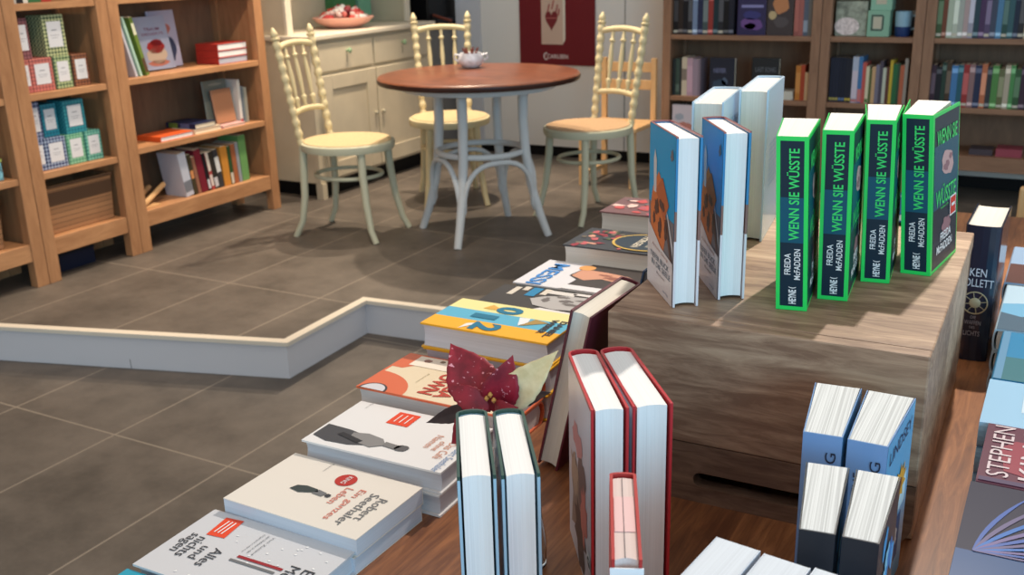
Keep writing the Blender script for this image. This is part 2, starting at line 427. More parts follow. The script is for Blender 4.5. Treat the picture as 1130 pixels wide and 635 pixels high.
# ------------------------------------------------------------------ bookcases
def bookcase_left(y0, y1, label, shelves, top=2.0, xf=-3.76, depth=.31, pw=.058):
    r = empty('bookcase', (xf, y0, 0), label, 'bookcase', 'beech bookcases along the left wall')
    X0 = -depth
    for k, yy in enumerate((0, y1-y0-pw)):
        mb = MB(); mb.box(-.045, 0, yy, yy+pw, 0, top); mb.box(X0, -.045, yy+.018, yy+pw-.018, .1, top); mb.box(X0, X0+.045, yy, yy+pw, 0, top)
        mb.build('side_frame', OAK, r, bevel=.002)
    for z in shelves:
        th = .075 if z < .3 else .028
        boxo('shelf_board', OAKH, r, X0+.012, -.004, pw+.0004, y1-y0-pw-.0004, z-th, z, bevel=.002)
    boxo('back_panel', BACKW, r, X0, X0+.010, pw+.0004, y1-y0-pw-.0004, .12, top)
    boxo('top_board', OAKH, r, X0-.01, .012, -.003, y1-y0+.003, top+.0005, top+.03, bevel=.002)
    return r
SH = (.19, .486, .80, 1.155, 1.5, 1.75)
SB = (.19, .470, .797, 1.155, 1.5, 1.75)
bookcase_left(1.66, 2.675, 'beech bookcase at the left edge, mostly cut off, wicker basket below', SB)
bookcase_left(2.678, 3.184, 'narrow beech bookcase holding diamond-patterned gift boxes and a wicker basket', SB)
bookcase_left(3.187, 4.160, 'wide beech bookcase beside the cream dresser, books lying and standing', SH)
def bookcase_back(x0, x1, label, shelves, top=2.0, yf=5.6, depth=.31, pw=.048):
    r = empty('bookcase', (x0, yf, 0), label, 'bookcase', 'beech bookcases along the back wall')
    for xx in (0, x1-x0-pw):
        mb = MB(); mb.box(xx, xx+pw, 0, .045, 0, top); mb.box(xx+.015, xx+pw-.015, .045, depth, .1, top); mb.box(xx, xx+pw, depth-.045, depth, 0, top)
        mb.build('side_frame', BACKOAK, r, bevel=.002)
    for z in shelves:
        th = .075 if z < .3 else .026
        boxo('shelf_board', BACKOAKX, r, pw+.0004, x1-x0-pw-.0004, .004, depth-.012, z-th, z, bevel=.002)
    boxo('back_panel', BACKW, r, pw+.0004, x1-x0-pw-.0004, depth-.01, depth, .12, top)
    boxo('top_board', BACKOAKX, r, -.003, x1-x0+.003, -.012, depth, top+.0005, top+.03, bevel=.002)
SX = (.25, .492, .833, 1.19, 1.5, 1.75)
bookcase_back(-2.107, -1.229, 'beech bookcase on the back wall, leftmost, with dark face-out covers', SX)
bookcase_back(-1.226, -.720, 'narrow beech bookcase on the back wall, middle, with gift boxes and a mug', SX)
bookcase_back(-.717, .36, 'beech bookcase on the back wall, rightmost, full of spines', SX)

# --- simple background books: one mesh each, cover and pages as materials
def plain_book(label, group, loc, w, h, t, col, orient, band=None, pages=PAGEC, name='book', lean=0, face=None, rz=0):
    """orient: 'spineX' spine faces +x, 'spineY' spine faces -y, 'faceX'/'faceY' cover out, 'flatX'/'flatY' lying with spine to the room"""
    mb = MB(); b = .0025
    # canonical: x 0..w away from spine, y up 0..h, z 0..t
    mb.box(0, w, 0, h, 0, b); mb.box(0, w, 0, h, t-b, t); mb.box(0, b, 0, h, b, t-b)
    mb.box(b, w-.004, .003, h-.003, b, t-b, 1)
    mats = [mat(col, .5, .4), pages]
    if band:
        for j, (v0, v1, cc) in enumerate(band):
            mb.box(-.0006, 0, h*v0, h*v1, .001, t-.001, 2+j); mats.append(mat(cc, .5))
    if face:
        for (u0, u1, v0, v1, cc) in face:
            mb.box(w*u0, w*u1, h*v0, h*v1, t, t+.0005, len(mats)); mats.append(mat(cc, .5))
    B = {'spineX': ((-1, 0, 0), (0, 0, 1)), 'spineY': ((0, 1, 0), (0, 0, 1)),
         'faceX': ((0, 1, 0), (0, 0, 1)), 'faceY': ((1, 0, 0), (0, 0, 1)),
         'flatX': ((-1, 0, 0), (0, -1, 0)), 'flatY': ((0, 1, 0), (-1, 0, 0)), 'flatF': ((0, 1, 0), (-1, 0, 0))}[orient]
    X, Y = Vector(B[0]), Vector(B[1]); Zv = X.cross(Y)
    R = Matrix.Rotation(math.radians(rz), 3, 'Z')
    if lean:
        ax = Zv.cross(UP) if abs(Zv.z) < .5 else X
        q = Matrix.Rotation(math.radians(lean), 3, X if orient.startswith('spine') else Zv.cross(Y).normalized() if False else X)
    else: q = Matrix.Identity(3)
    vs = []
    for v in mb.v:
        p = q @ (X*v[0]+Y*v[1]+Zv*v[2]); vs.append(R @ p)
    mz = min(p.z for p in vs)
    mb.v = [(p.x, p.y, p.z-mz) for p in vs]
    o = mb.build(name, mats); o.location = loc
    return tag(o, label, 'book', group)
def row(prefix, group, axis, start, plane, z, books, gap=.0008):
    """books: (thickness, height, colour, colour name, bands)"""
    p = start; n = len(books)
    ordn = ['first','second','third','fourth','fifth','sixth','seventh','eighth','ninth','tenth','eleventh','twelfth','thirteenth','fourteenth','fifteenth','sixteenth','seventeenth','eighteenth','nineteenth','twentieth','twenty-first','twenty-second','twenty-third','twenty-fourth','twenty-fifth','twenty-sixth']
    for i, bk in enumerate(books):
        t, h, col, cn = bk[:4]; band = bk[4] if len(bk) > 4 else None; lean = bk[5] if len(bk) > 5 else 0
        lab = '%s spine, %s from left, %s' % (cn, ordn[i], prefix)
        if axis == 'x':      # spines face -y, thickness runs along +x
            plain_book(lab, group, (p, plane, z), .13, h, t, col, 'spineY', band)
        else:                # spines face +x, thickness along +y ; local z = X cross Y = (-x) x z = +y
            plain_book(lab, group, (plane, p, z), .13, h, t, col, 'spineX', band)
        p += t+gap
    return p
R2 = random.Random(3)
def gen(n, pal, t=(.018, .03), h=(.19, .22)):
    out = []
    for i in range(n):
        cn, col = pal[i % len(pal)] if isinstance(pal, list) else None
        band = [(.82, .93, [min(255, c+60) for c in col]), (.05, .12, [min(255, c+90) for c in col])]
        if i % 3 == 0: band = [(.3, .8, [min(255, c+45) for c in col]), (.04, .1, (200, 195, 180))]
        out.append((R2.uniform(*t), R2.uniform(*h), col, cn, band))
    return out
def nm(*a): return list(a)
# back wall, case 1, upper shelf
dark = [('black', (26, 26, 30)), ('dark brown', (48, 40, 38)), ('black', (22, 24, 32)), ('grey-black', (44, 46, 52)), ('pale blue', (120, 140, 172)), ('navy', (40, 48, 78)), ('grey-green', (74, 88, 90)), ('red-tipped', (150, 60, 56)), ('dark teal', (30, 52, 60)), ('charcoal', (42, 44, 50)), ('black', (20, 22, 26)), ('dark blue', (30, 34, 48))]
row('upper shelf of leftmost back bookcase', 'dark spines on the upper back shelf', 'x', -2.054, 5.63, .8335, gen(12, dark, (.026, .030), (.22, .24)))
def faced(name_label, x0, x1, z, h, bg, arts, y=5.66, group=None, t=.03):
    b = Book('book', name_label, 'book', group, x1-x0, h, t, mat(bg, .35, .5), PAGEC)
    for a in arts:
        if a[0] == 'b': b.blob('front', *a[1:5], mat(a[5], .5), seed=a[6] if len(a) > 6 else 1)
        if a[0] == 'r': b.rect('front', *a[1:5], mat(a[5], .5))
        if a[0] == 't': b.text('front', a[1], *a[2:6], mat(a[6], .5), bold=.02)
    X = Vector((1, 0, 0)); b.place(Vector((x0, y, z)), X, Vector((0, .0, 1)))
    return b
faced('purple night-sky hardcover facing out on the upper back shelf', -1.685, -1.530, .8335, .235, (48, 44, 84),
      [('b', .5, .25, .4, .14, (110, 78, 140), 4), ('b', .45, .2, .2, .07, (176, 120, 170), 5), ('r', .12, .9, .62, .68, (140, 140, 190)), ('b', .5, .45, .3, .1, (62, 62, 120), 6)])
faced('hardcover with a tan portrait facing out on the upper back shelf', -1.522, -1.385, .8335, .235, (66, 58, 60),
      [('b', .5, .7, .32, .22, (190, 130, 90), 7), ('b', .2, .45, .16, .1, (190, 170, 130), 8), ('b', .55, .3, .3, .12, (86, 80, 82), 9)])
row('right of the face-out covers', 'spines right of the face-out covers', 'x', -1.378, 5.63, .8335,
    [(.025, .22, (150, 90, 84), 'dusty red', [(.1, .9, (176, 108, 100))]), (.022, .215, (164, 100, 94), 'pale red'), (.024, .2, (92, 100, 116), 'blue-grey', [(.1, .4, (150, 160, 176))]), (.022, .22, (110, 108, 104), 'grey')])
# case 1, lower shelf
row('second shelf of leftmost back bookcase', 'spines at the left of the second back shelf', 'x', -2.052, 5.63, .4925,
    [(.018, .205, (44, 52, 54), 'dark green-grey'), (.022, .205, (64, 84, 76), 'moss green', [(.1, .3, (100, 120, 110))]), (.012, .2, (40, 44, 50), 'thin black'), (.03, .215, (196, 186, 166), 'cream', [(.4, .7, (130, 120, 110))]), (.034, .21, (178, 150, 166), 'pink-mauve', [(.1, .8, (192, 160, 178))]), (.03, .205, (150, 134, 150), 'dusky mauve'), (.012, .205, (128, 116, 130), 'thin mauve')])
faced('dark blue hardcover facing out on the second back shelf', -1.832, -1.690, .4925, .215, (34, 40, 56),
      [('t', 'NEVER', .4, .68, .5, .12, (110, 116, 150)), ('b', .4, .3, .3, .16, (54, 72, 92), 3), ('b', .6, .4, .12, .1, (84, 100, 124), 2)])
faced('black hardcover with a pink glow facing out on the second back shelf', -1.592, -1.444, .4925, .22, (34, 38, 42),
      [('t', 'LAST SONG', .5, .72, .76, .12, (96, 100, 108)), ('b', .45, .36, .2, .1, (150, 84, 84), 5), ('r', .03, .97, .02, .05, (70, 90, 84))])
row('beside the middle post, back wall', 'orange spines by the bookcase post', 'x', -1.352, 5.63, .4925,
    [(.026, .185, (190, 120, 54), 'orange', [(.2, .8, (206, 140, 76))]), (.022, .19, (170, 70, 44), 'red-orange'), (.018, .15, (206, 170, 130), 'tan')])
for k in range(2):
    plain_book(['cream paperback lying below another beside orange spines', 'cream paperback lying on top beside orange spines'][k], 'cream paperbacks lying on the second back shelf',
               (-1.362-.002*k, 5.63, .4925+k*.0225), .13, .1, .022, (206, 202, 190), 'flatY', name='book')
# case 1 bottom shelf: face-out pale pink cover
faced('pale lilac picture book facing out on the low back shelf', -2.040, -1.905, .2505, .19, (190, 184, 196),
      [('b', .55, .3, .38, .2, (176, 120, 112), 6), ('b', .4, .3, .2, .1, (206, 150, 140), 2), ('b', .3, .65, .2, .1, (150, 160, 176), 3)], y=5.64)
row('low shelf of leftmost back bookcase', 'spines on the low back shelf', 'x', -1.90, 5.66, .2505, gen(6, [('dark', (60, 50, 48)), ('brown', (90, 66, 54)), ('grey', (84, 84, 90))], (.02, .03), (.17, .19)))
# case 2
row('second shelf of narrow back bookcase', 'spines in the narrow back bookcase', 'x', -1.172, 5.63, .4925,
    [(.0155, .232, (34, 40, 58), 'midnight blue', [(.04, .1, (170, 160, 90))])]*3 + [(.0155, .232, (30, 36, 52), 'dark navy', [(.04, .1, (96, 120, 160))])]*2 + [(.0155, .23, (36, 40, 52), 'black-blue', [(.04, .1, (190, 170, 70))])]*2 +
    [(.03, .238, (176, 186, 206), 'pale blue', [(.1, .7, (206, 196, 210)), (.02, .08, (190, 120, 120))]), (.02, .24, (70, 120, 170), 'sky blue', [(.02, .3, (200, 120, 120))]), (.018, .21, (190, 90, 84), 'coral red'),
     (.016, .19, (214, 206, 176), 'cream', [(.02, .12, (80, 120, 60))]), (.012, .18, (90, 100, 60), 'olive'), (.018, .19, (196, 160, 120), 'sand'), (.018, .2, (120, 116, 134), 'grey-violet'), (.016, .22, (78, 72, 86), 'dark violet'),
     (.016, .185, (190, 196, 180), 'pale grey'), (.016, .19, (96, 60, 52), 'brown'), (.014, .225, (196, 170, 60), 'mustard'), (.022, .205, (48, 104, 66), 'green'), (.012, .21, (50, 80, 60), 'thin green'), (.02, .2, (180, 100, 72), 'rust'), (.016, .235, (160, 150, 140), 'grey')])
def gbox(name, label, x0, x1, y0, y1, z0, z1, base, group=None, cat='box', lab=True):
    r = empty(name, ((x0+x1)/2, (y0+y1)/2, z0), label, cat, group); w_, d_, h_ = x1-x0, y1-y0, z1-z0
    boxo('carton', base, r, -w_/2, w_/2, -d_/2, d_/2, 0, h_, bevel=.002); return r
r = gbox('picture_box', 'pale floral picture box on the upper shelf of the narrow back bookcase', -1.170, -1.010, 5.66, 5.76, .8335, 1.01, mat((150, 156, 142), .6, noise=.25, nscale=30))
mb = MB(); mb.lathe([(.045, -.002), (.045, 0)], base=(-.02, -.051, .05), axis=(0, -1, 0), sx=1.4); mb.build('picture_patch', mat((226, 210, 208), .6, noise=.15, nscale=60), r)
r = gbox('gift_box', 'mint green window box with a letter D shape, lower of two', -1.004, -.895, 5.64, 5.75, .8335, .965, mat((140, 184, 160), .5))
mb = MB()
for q in [(-.036, -.028, .03, .11), (-.028, .02, .03, .038), (-.028, .02, .102, .11), (.018, .026, .036, .104)]: mb.box(q[0], q[1], -.0562, -.0552, q[2], q[3])
mb.build('letter', mat((66, 82, 76), .5), r)
boxo('window_panel', mat((196, 190, 170), .4), r, -.026, .016, -.0558, -.0551, .04, .1)
r = gbox('gift_box', 'mint green window box, stacked on the lower mint box', -.995, -.89, 5.645, 5.75, .9655, 1.09, mat((144, 190, 166), .5))
boxo('window_panel', mat((196, 190, 170), .4), r, -.026, .026, -.0535, -.0526, .03, .1)
r = empty('mug', (-.835, 5.69, .8335), 'pale blue and navy mug standing right of the mint boxes', 'mug')
mb = MB(); mb.lathe([(.036, 0), (.040, .01), (.040, .05)]); mb.build('mug_base', mat((40, 62, 112), .3), r, smooth=True)
mb = MB(); mb.lathe([(.040, .0502), (.042, .10), (.042, .125), (.038, .125), (.036, .052)]); mb.build('mug_body', mat((150, 186, 206), .3), r, smooth=True)
mb = MB(); mb.tube([(.04, 0, .105), (.062, 0, .10), (.066, 0, .07), (.058, 0, .04), (.04, 0, .035)], .006); mb.build('handle', mat((150, 186, 206), .3), r, smooth=True)
r = empty('jar', (-.752+.0, 5.72, .8335), 'dark grey lidded jar at the right end beside the mug', 'jar')
mb = MB(); mb.lathe([(.026, 0), (.029, .01), (.029, .08), (.02, .095)]); mb.build('jar_body', mat((88, 92, 100), .3), r, smooth=True)
mb = MB(); mb.lathe([(.022, .0955), (.024, .1), (.022, .118), (.006, .124)]); mb.build('lid', mat((170, 166, 160), .4), r, smooth=True)
r.location = (-.792, 5.745, .8335); r.location = (-.797, 5.80, .8335)
# case 3
up3 = [('dark green', (70, 96, 66)), ('rust', (118, 72, 56)), ('pale green', (176, 190, 172)), ('pale green', (186, 196, 182)), ('white-green', (168, 176, 170)), ('rose-grey', (180, 160, 160)), ('pale lilac', (160, 160, 178)), ('dark teal', (48, 72, 84)), ('plum', (78, 58, 92)), ('violet', (92, 80, 112)), ('slate', (70, 78, 98)), ('bright blue', (84, 130, 168)), ('dark green', (52, 84, 80)), ('blue-green', (60, 96, 104)), ('navy', (40, 50, 70)), ('charcoal', (50, 50, 54)), ('cream', (190, 172, 146)), ('teal', (46, 110, 140)), ('dark red', (110, 50, 50))]
row('upper shelf of rightmost back bookcase', 'spines on the upper shelf of the rightmost bookcase', 'x', -.668, 5.63, .8335, gen(26, up3, (.020, .026), (.22, .245)))
lo3 = [('dark plum', (64, 48, 62)), ('black', (34, 36, 44)), ('dark green', (44, 66, 58)), ('brown', (72, 58, 46)), ('blue', (74, 124, 176)), ('teal', (46, 96, 112)), ('red', (150, 56, 56)), ('grey-red', (140, 110, 112)), ('navy', (44, 52, 80)), ('terracotta', (186, 112, 80)), ('dark grey', (58, 60, 66)), ('leaf green', (84, 136, 76)), ('olive', (104, 108, 76)), ('cream', (178, 168, 150)), ('green', (80, 140, 86)), ('dark green', (56, 90, 60))]
row('second shelf of rightmost back bookcase', 'spines on the second shelf of the rightmost bookcase', 'x', -.668, 5.63, .4925, gen(26, lo3, (.020, .030), (.195, .225)))
plain_book('raspberry pink book lying flat on the low back shelf', None, (-.21, 5.64, .2505), .13, .12, .04, (150, 70, 84), 'flatY')
plain_book('dark grey book lying left of the raspberry pink one', None, (-.345, 5.65, .2505), .12, .11, .03, (74, 66, 74), 'flatY')

# ------------------------------------------------------------------ left shelf contents
def gift(label, y0, y1, z0, z1, c1, c2, xf=-3.80, dep=.10, group='diamond-patterned gift boxes'):
    r = empty('gift_box', (xf-dep/2, (y0+y1)/2, z0), label, 'box', group); w_ = y1-y0; h_ = z1-z0
    boxo('carton', diamond_mat(c1, c2), r, -dep/2, dep/2, -w_/2, w_/2, 0, h_, bevel=.002)
    l = boxo('paper_label', mat((226, 226, 230), .6), r, dep/2, dep/2+.0008, -w_*.32, w_*.34, h_*.22, h_*.84)
    mb = MB(); mb.box(dep/2+.0008, dep/2+.0012, -w_*.12, w_*.12, h_*.62, h_*.645); mb.box(dep/2+.0008, dep/2+.0012, -w_*.2, w_*.22, h_*.5, h_*.512); mb.box(dep/2+.0008, dep/2+.0012, -w_*.16, w_*.16, h_*.44, h_*.45)
    mb.build('label_print', mat((150, 150, 160), .6), l)
    return r
zb = .7975
gift('salmon pink diamond-patterned gift box, lower row at the post', 2.741, 2.785, zb, zb+.135, (196, 112, 102), (166, 92, 88))
gift('salmon pink diamond-patterned gift box, second in its lower row', 2.787, 2.893, zb, zb+.135, (206, 120, 108), (150, 84, 84))
gift('green diamond-patterned gift box in the lower row of the upper shelf', 2.901, 2.985, zb, zb+.135, (176, 190, 140), (72, 100, 72), xf=-3.80)
gift('brown diamond-patterned gift box beside the green one', 2.992, 3.075, zb, zb+.135, (150, 96, 66), (88, 54, 44), xf=-3.80)
gift('dark red diamond-patterned gift box standing on the salmon one', 2.745, 2.81, zb+.1355, zb+.30, (150, 96, 100), (104, 58, 66), xf=-3.805)
gift('tall green diamond-patterned gift box on top of the green one', 2.880, 2.985, zb+.1355, zb+.305, (196, 200, 150), (72, 92, 66), xf=-3.805)
zb = .4705
gift('navy diamond-patterned gift box, lower row half behind the post', 2.741, 2.79, zb, zb+.13, (150, 166, 196), (44, 58, 100))
gift('navy diamond-patterned gift box, second in the lower row', 2.793, 2.895, zb, zb+.13, (160, 176, 200), (50, 64, 108))
gift('mint green diamond-patterned gift box between navy and teal', 2.902, 2.990, zb, zb+.13, (140, 196, 160), (84, 150, 122))
gift('teal diamond-patterned gift box, rightmost in the lower row', 2.997, 3.082, zb, zb+.13, (130, 196, 176), (60, 134, 124))
gift('navy diamond-patterned gift box stacked at the post', 2.742, 2.80, zb+.1305, zb+.29, (150, 160, 190), (44, 56, 96), xf=-3.805)
gift('petrol blue patterned gift box, left of two on top', 2.822, 2.90, zb+.1305, zb+.27, (40, 140, 160), (24, 106, 130), xf=-3.83)
gift('petrol blue patterned gift box, right of two on top', 2.915, 3.02, zb+.1305, zb+.275, (56, 150, 160), (26, 110, 130), xf=-3.805)
def basket(label, y0, y1, z, h=.2):
    r = empty('wicker_basket', (-3.93, (y0+y1)/2, z), label, 'basket', 'wicker baskets on the bottom shelves'); w_ = (y1-y0)/2; d_ = .13
    mb = MB()
    def ring(hw, hd_, zz): return [(-hd_, -hw, zz), (hd_, -hw, zz), (hd_, hw, zz), (-hd_, hw, zz)]
    A = ring(w_*.94, d_*.94, 0); B = ring(w_, d_, h); Cc = ring(w_-.012, d_-.012, h); D = ring(w_*.94-.012, d_*.94-.012, .012)
    mb.add(A+B+Cc+D, [(3, 2, 1, 0)]+[(i, (i+1) % 4, 4+(i+1) % 4, 4+i) for i in range(4)]+[(4+i, 4+(i+1) % 4, 8+(i+1) % 4, 8+i) for i in range(4)]+[(8+i, 8+(i+1) % 4, 12+(i+1) % 4, 12+i) for i in range(4)]+[(12, 13, 14, 15)])
    mb.build('basket_body', WICKER, r, bevel=.004)
    mb = MB(); mb.tube([(-d_, -w_, h), (d_, -w_, h), (d_, w_, h), (-d_, w_, h)], .007, closed=True); mb.build('rim', WICKER, r, smooth=True)
    return r
basket('brown wicker basket under the navy and teal gift boxes', 2.75, 3.105, .1905, .205)
basket('brown wicker basket at the left edge, partly cut off', 2.2, 2.54, .1905, .205)
r = gbox('gift_box', 'blue and yellow floral box at the left edge above the basket', -3.90, -3.80, 2.44, 2.58, .4705, .545, mat((110, 160, 190), .5, noise=.5, nscale=60))
boxo('lid', mat((150, 160, 90), .5, noise=.5, nscale=50), r, -.052, .052, -.072, .072, .0755, .088)
plain_book('dark red book standing at the left edge shelf', None, (-3.80, 2.50, .7975), .13, .2, .03, (110, 40, 36), 'spineX')
row('above the gift boxes', 'spines above the gift boxes', 'y', 2.745, -3.80, 1.1555,
    [(.03, .2, (190, 186, 180), 'pale grey', [(.1, .3, (60, 60, 60))]), (.03, .2, (40, 40, 44), 'black'), (.022, .2, (220, 216, 206), 'white'), (.06, .2, (60, 110, 70), 'green'), (.05, .2, (170, 60, 50), 'red')])
# wide left bookcase, shelf .80
g = 'books on the upper shelf of the wide bookcase'
def leanb(label, y, z, h, t, col, ang, xf=-3.80, w_=.16, band=None, group=g):
    mb = MB(); b = .002
    mb.box(-w_, 0, 0, t, 0, h); mats = [mat(col, .45)]
    mb.box(-w_+.004, -.0005, .002, t-.002, h, h+.0006, 1); mats.append(PAGEC)
    if band:
        for (a, c_, cc) in band: mb.box(0, .0006, .001, t-.001, h*a, h*c_, len(mats)); mats.append(mat(cc, .5))
    A = Matrix.Rotation(math.radians(ang), 3, 'X'); vs = [A @ Vector(v) for v in mb.v]; mz = min(v.z for v in vs); mb.v = [(v.x, v.y, v.z-mz) for v in vs]
    o = mb.build('book', mats); o.location = (xf, y, z); return tag(o, label, 'book', group)
leanb('pale grey thin book leaning against the post', 3.325, .8005, .27, .012, (196, 196, 206), 14)
leanb('mint green thin book leaning right of the pale grey one', 3.352, .8005, .275, .012, (176, 208, 190), 14)
leanb('olive green book leaning beside the dessert cookbook', 3.388, .8005, .27, .018, (110, 132, 60), 13, band=[(.7, .9, (220, 220, 190)), (.05, .3, (96, 70, 50))])
def facex(label, y0, wd, ht, t, z, x, bg, arts, tilt=10):
    b = Book('book', label, 'book', g, wd, ht, t, mat(bg, .35, .5), PAGEC)
    for a in arts:
        if a[0] == 'b': b.blob('front', *a[1:5], mat(a[5], .5), seed=a[6] if len(a) > 6 else 1)
        if a[0] == 'r': b.rect('front', *a[1:5], mat(a[5], .5))
        if a[0] == 't': b.text('front', a[1], *a[2:6], mat(a[6], .5), bold=.01)
    s_ = math.sin(math.radians(tilt)); c_ = math.cos(math.radians(tilt))
    b.place(Vector((x-t, y0, z)), Vector((0, 1, 0)), Vector((-s_, 0, c_))); return b
facex('pale blue cookbook with a strawberry dessert facing out', 3.475, .19, .25, .018, .8045, -3.90, (176, 184, 210),
      [('b', .5, .26, .32, .17, (220, 196, 172), 5), ('b', .5, .42, .28, .12, (176, 50, 48), 6), ('b', .55, .5, .2, .07, (140, 40, 50), 7), ('b', .5, .12, .36, .06, (206, 130, 110), 9), ('t', 'TRAUM', .5, .76, .5, .06, (140, 80, 110)), ('t', 'DESSERTS', .5, .67, .7, .05, (150, 90, 120))])
facex('lilac grey picture book behind the strawberry cookbook', 3.60, .16, .27, .014, .8045, -3.95, (190, 190, 214),
      [('b', .6, .3, .26, .22, (60, 70, 100), 5), ('b', .55, .68, .2, .1, (190, 120, 110), 6), ('b', .5, .3, .12, .1, (200, 120, 90), 3)], tilt=6)
for k in range(3):
    plain_book('red-spined hardcover lying flat, %s of a stack of three' % ['bottom', 'middle', 'top'][k], 'stack of red hardcovers', (-3.80-.002*k, 3.855+.003*k, .8005+k*.0335), .21, .15, .033, (166, 50, 42), 'flatY', pages=PAGEW if k else pagemat((176, 184, 200)))
# shelf .486
g2 = 'books on the middle shelf of the wide bookcase'
plain_book('orange paperback lying flat at the left of the middle shelf', g2, (-3.78, 3.40, .4865), .21, .16, .024, (222, 96, 46), 'flatY', pages=PAGEW)
plain_book('cream paperback lying flat right of the orange one', g2, (-3.79, 3.63, .4865), .18, .16, .022, (226, 206, 180), 'flatY', pages=PAGEC)
plain_book('navy paperback lying on top of the cream one', g2, (-3.795, 3.64, .5090), .14, .2, .026, (36, 42, 76), 'flatY', pages=PAGEC, band=[(.6, .9, (110, 130, 60)), (.2, .5, (90, 100, 140))])
plain_book('pale pink paperback lying flat beside the standing books', g2, (-3.78, 3.815, .4865), .16, .17, .014, (222, 176, 172), 'flatY', pages=PAGEC)
facex('tan cardboard-coloured book leaning face out in front', 3.835, .13, .17, .012, .5035, -3.83, (176, 126, 96), [], tilt=8)
facex('grey-green thin book leaning behind the tan one', 3.81, .16, .215, .010, .5035, -3.87, (116, 122, 116), [('b', .5, .9, .3, .03, (150, 150, 140), 2)], tilt=4)
row('by right post of middle left shelf', 'thin spines by the right post', 'y', 3.985, -3.82, .4865,
    [(.018, .225, (216, 214, 210), 'white', [(.02, .1, (180, 40, 50))]), (.014, .19, (96, 108, 124), 'blue-grey'), (.012, .185, (130, 140, 140), 'grey'), (.016, .18, (176, 172, 156), 'beige')])
# shelf .19
leanrow = [(.050, .22, (196, 200, 214), 'pale lilac', 8, [(.1, .35, (120, 124, 134))]), (.022, .205, (70, 62, 44), 'dark olive', 8, [(.4, .6, (206, 140, 90))]), (.02, .19, (150, 104, 84), 'brown', 8, None), (.042, .22, (120, 34, 50), 'burgundy', 8, None),
           (.018, .195, (30, 30, 36), 'black', 8, [(.05, .3, (206, 206, 214))]), (.02, .195, (176, 70, 70), 'rose', 8, [(.5, 1, (220, 210, 200)), (.1, .4, (220, 206, 200))]), (.026, .195, (52, 48, 44), 'charcoal', 8, [(.05, .3, (200, 200, 206))]), (.03, .2, (60, 60, 64), 'black and white', 8, [(.4, .8, (220, 220, 220))]),
           (.046, .205, (206, 140, 60), 'orange', 3, None), (.02, .2, (52, 84, 50), 'dark green', 3, [(.02, .3, (214, 206, 190))]), (.03, .205, (166, 100, 66), 'terracotta', 3, None), (.02, .21, (150, 156, 166), 'grey', 3, None), (.05, .24, (110, 160, 96), 'leaf green', 2, None)]
yy = 3.535
for i, (t_, h_, col, cn, ang, band) in enumerate(leanrow):
    leanb('%s book, %s from left on wide bookcase bottom shelf' % (cn, ['first','second','third','fourth','fifth','sixth','seventh','eighth','ninth','tenth','eleventh','twelfth','thirteenth'][i]), yy, .1905, h_, t_, col, ang, band=band, w_=.14, group='books on the bottom shelf of the wide bookcase')
    yy += t_*1.03/math.cos(math.radians(ang))+.0035
r = empty('wooden_bookstand', (-3.86, 3.36, .1905), 'light wooden folding bookstand lying left of the bottom-shelf books', 'bookstand')
mb = MB(); mb.tube([(.06, -.10, .02), (-.01, .10, .075)], .013, n=8); mb.build('bar', PALE, r)
mb = MB(); mb.tube([(-.03, -.09, .014), (-.09, .08, .06)], .013, n=8); mb.build('bar', PALE, r)
boxo('base_plate', PALE, r, -.09, .07, -.10, .0, 0, .008)
# under-shelf box
r = gbox('storage_box', 'dark blue box on the floor under the narrow bookcase', -4.0, -3.86, 2.80, 3.0, .0005, .07, mat((16, 26, 52), .5))
boxo('lid', mat((16, 22, 40), .5), r, -.072, .072, -.102, .102, .0705, .08)

# ------------------------------------------------------------------ dresser
r = empty('dresser', (-3.64, 4.39, 0), 'cream painted dresser with drawers, doors and hutch left of the bistro table', 'dresser')
mb = MB(); mb.box(-.49, -.02, 0, 1.18, .09, .872); mb.build('body', CABM, r, bevel=.003)
mb = MB(); mb.box(-.46, -.06, .06, 1.12, 0, .0895); mb.build('plinth', BLACKM, r)
for yy in (.0, 1.14): boxo('foot', CABM, r, -.055, -.01, yy, yy+.04, 0, .0895)
boxo('worktop', CABT, r, -.52, .014, -.025, 1.205, .8725, .90, bevel=.006)
for (a, b_) in ((.055, .545), (.565, 1.125)):
    d_ = boxo('drawer', CABM, r, -.0195, -.002, a, b_, .70, .85, bevel=.003)
    mb = MB(); mb.lathe([(.006, 0), (.006, .012), (.014, .016), (.016, .024), (.01, .03), (.001, .031)], base=(-.002, (a+b_)/2, .80), axis=(1, 0, 0), n=14); mb.build('knob', mat((150, 176, 140), .3), d_, smooth=True)
    boxo('key_label', mat((130, 124, 110), .5), d_, -.002, -.0012, (a+b_)/2-.003, (a+b_)/2+.003, .735, .78)
for (a, b_, kx) in ((.055, .548, .52), (.562, 1.125, .59)):
    d_ = boxo('door', CABM, r, -.0195, -.004, a, b_, .11, .68, bevel=.002)
    mb = MB()
    for q in ((a, a+.085, .11, .68), (b_-.085, b_, .11, .68), (a+.085, b_-.085, .11, .20), (a+.085, b_-.085, .60, .68)): mb.box(-.0038, .006, q[0], q[1], q[2], q[3])
    mb.build('door_frame', CABM, d_, bevel=.003)
    mb = MB(); mb.lathe([(.005, 0), (.011, .01), (.011, .018), (.001, .022)], base=(.006, kx, .42), axis=(1, 0, 0), n=12); mb.build('knob', mat((176, 170, 150), .4), d_, smooth=True)
hx = -.18
boxo('hutch_side', CABM, r, -.49, hx, .0, .03, .9005, 2.0, bevel=.002)
boxo('hutch_side', CABM, r, -.49, hx, 1.15, 1.18, .9005, 2.0, bevel=.002)
boxo('hutch_stile', CABT, r, hx+.0005, hx+.022, -.003, .045, .9005, 2.0, bevel=.003)
boxo('hutch_stile', CABT, r, hx+.0005, hx+.022, 1.135, 1.183, .9005, 2.0, bevel=.003)
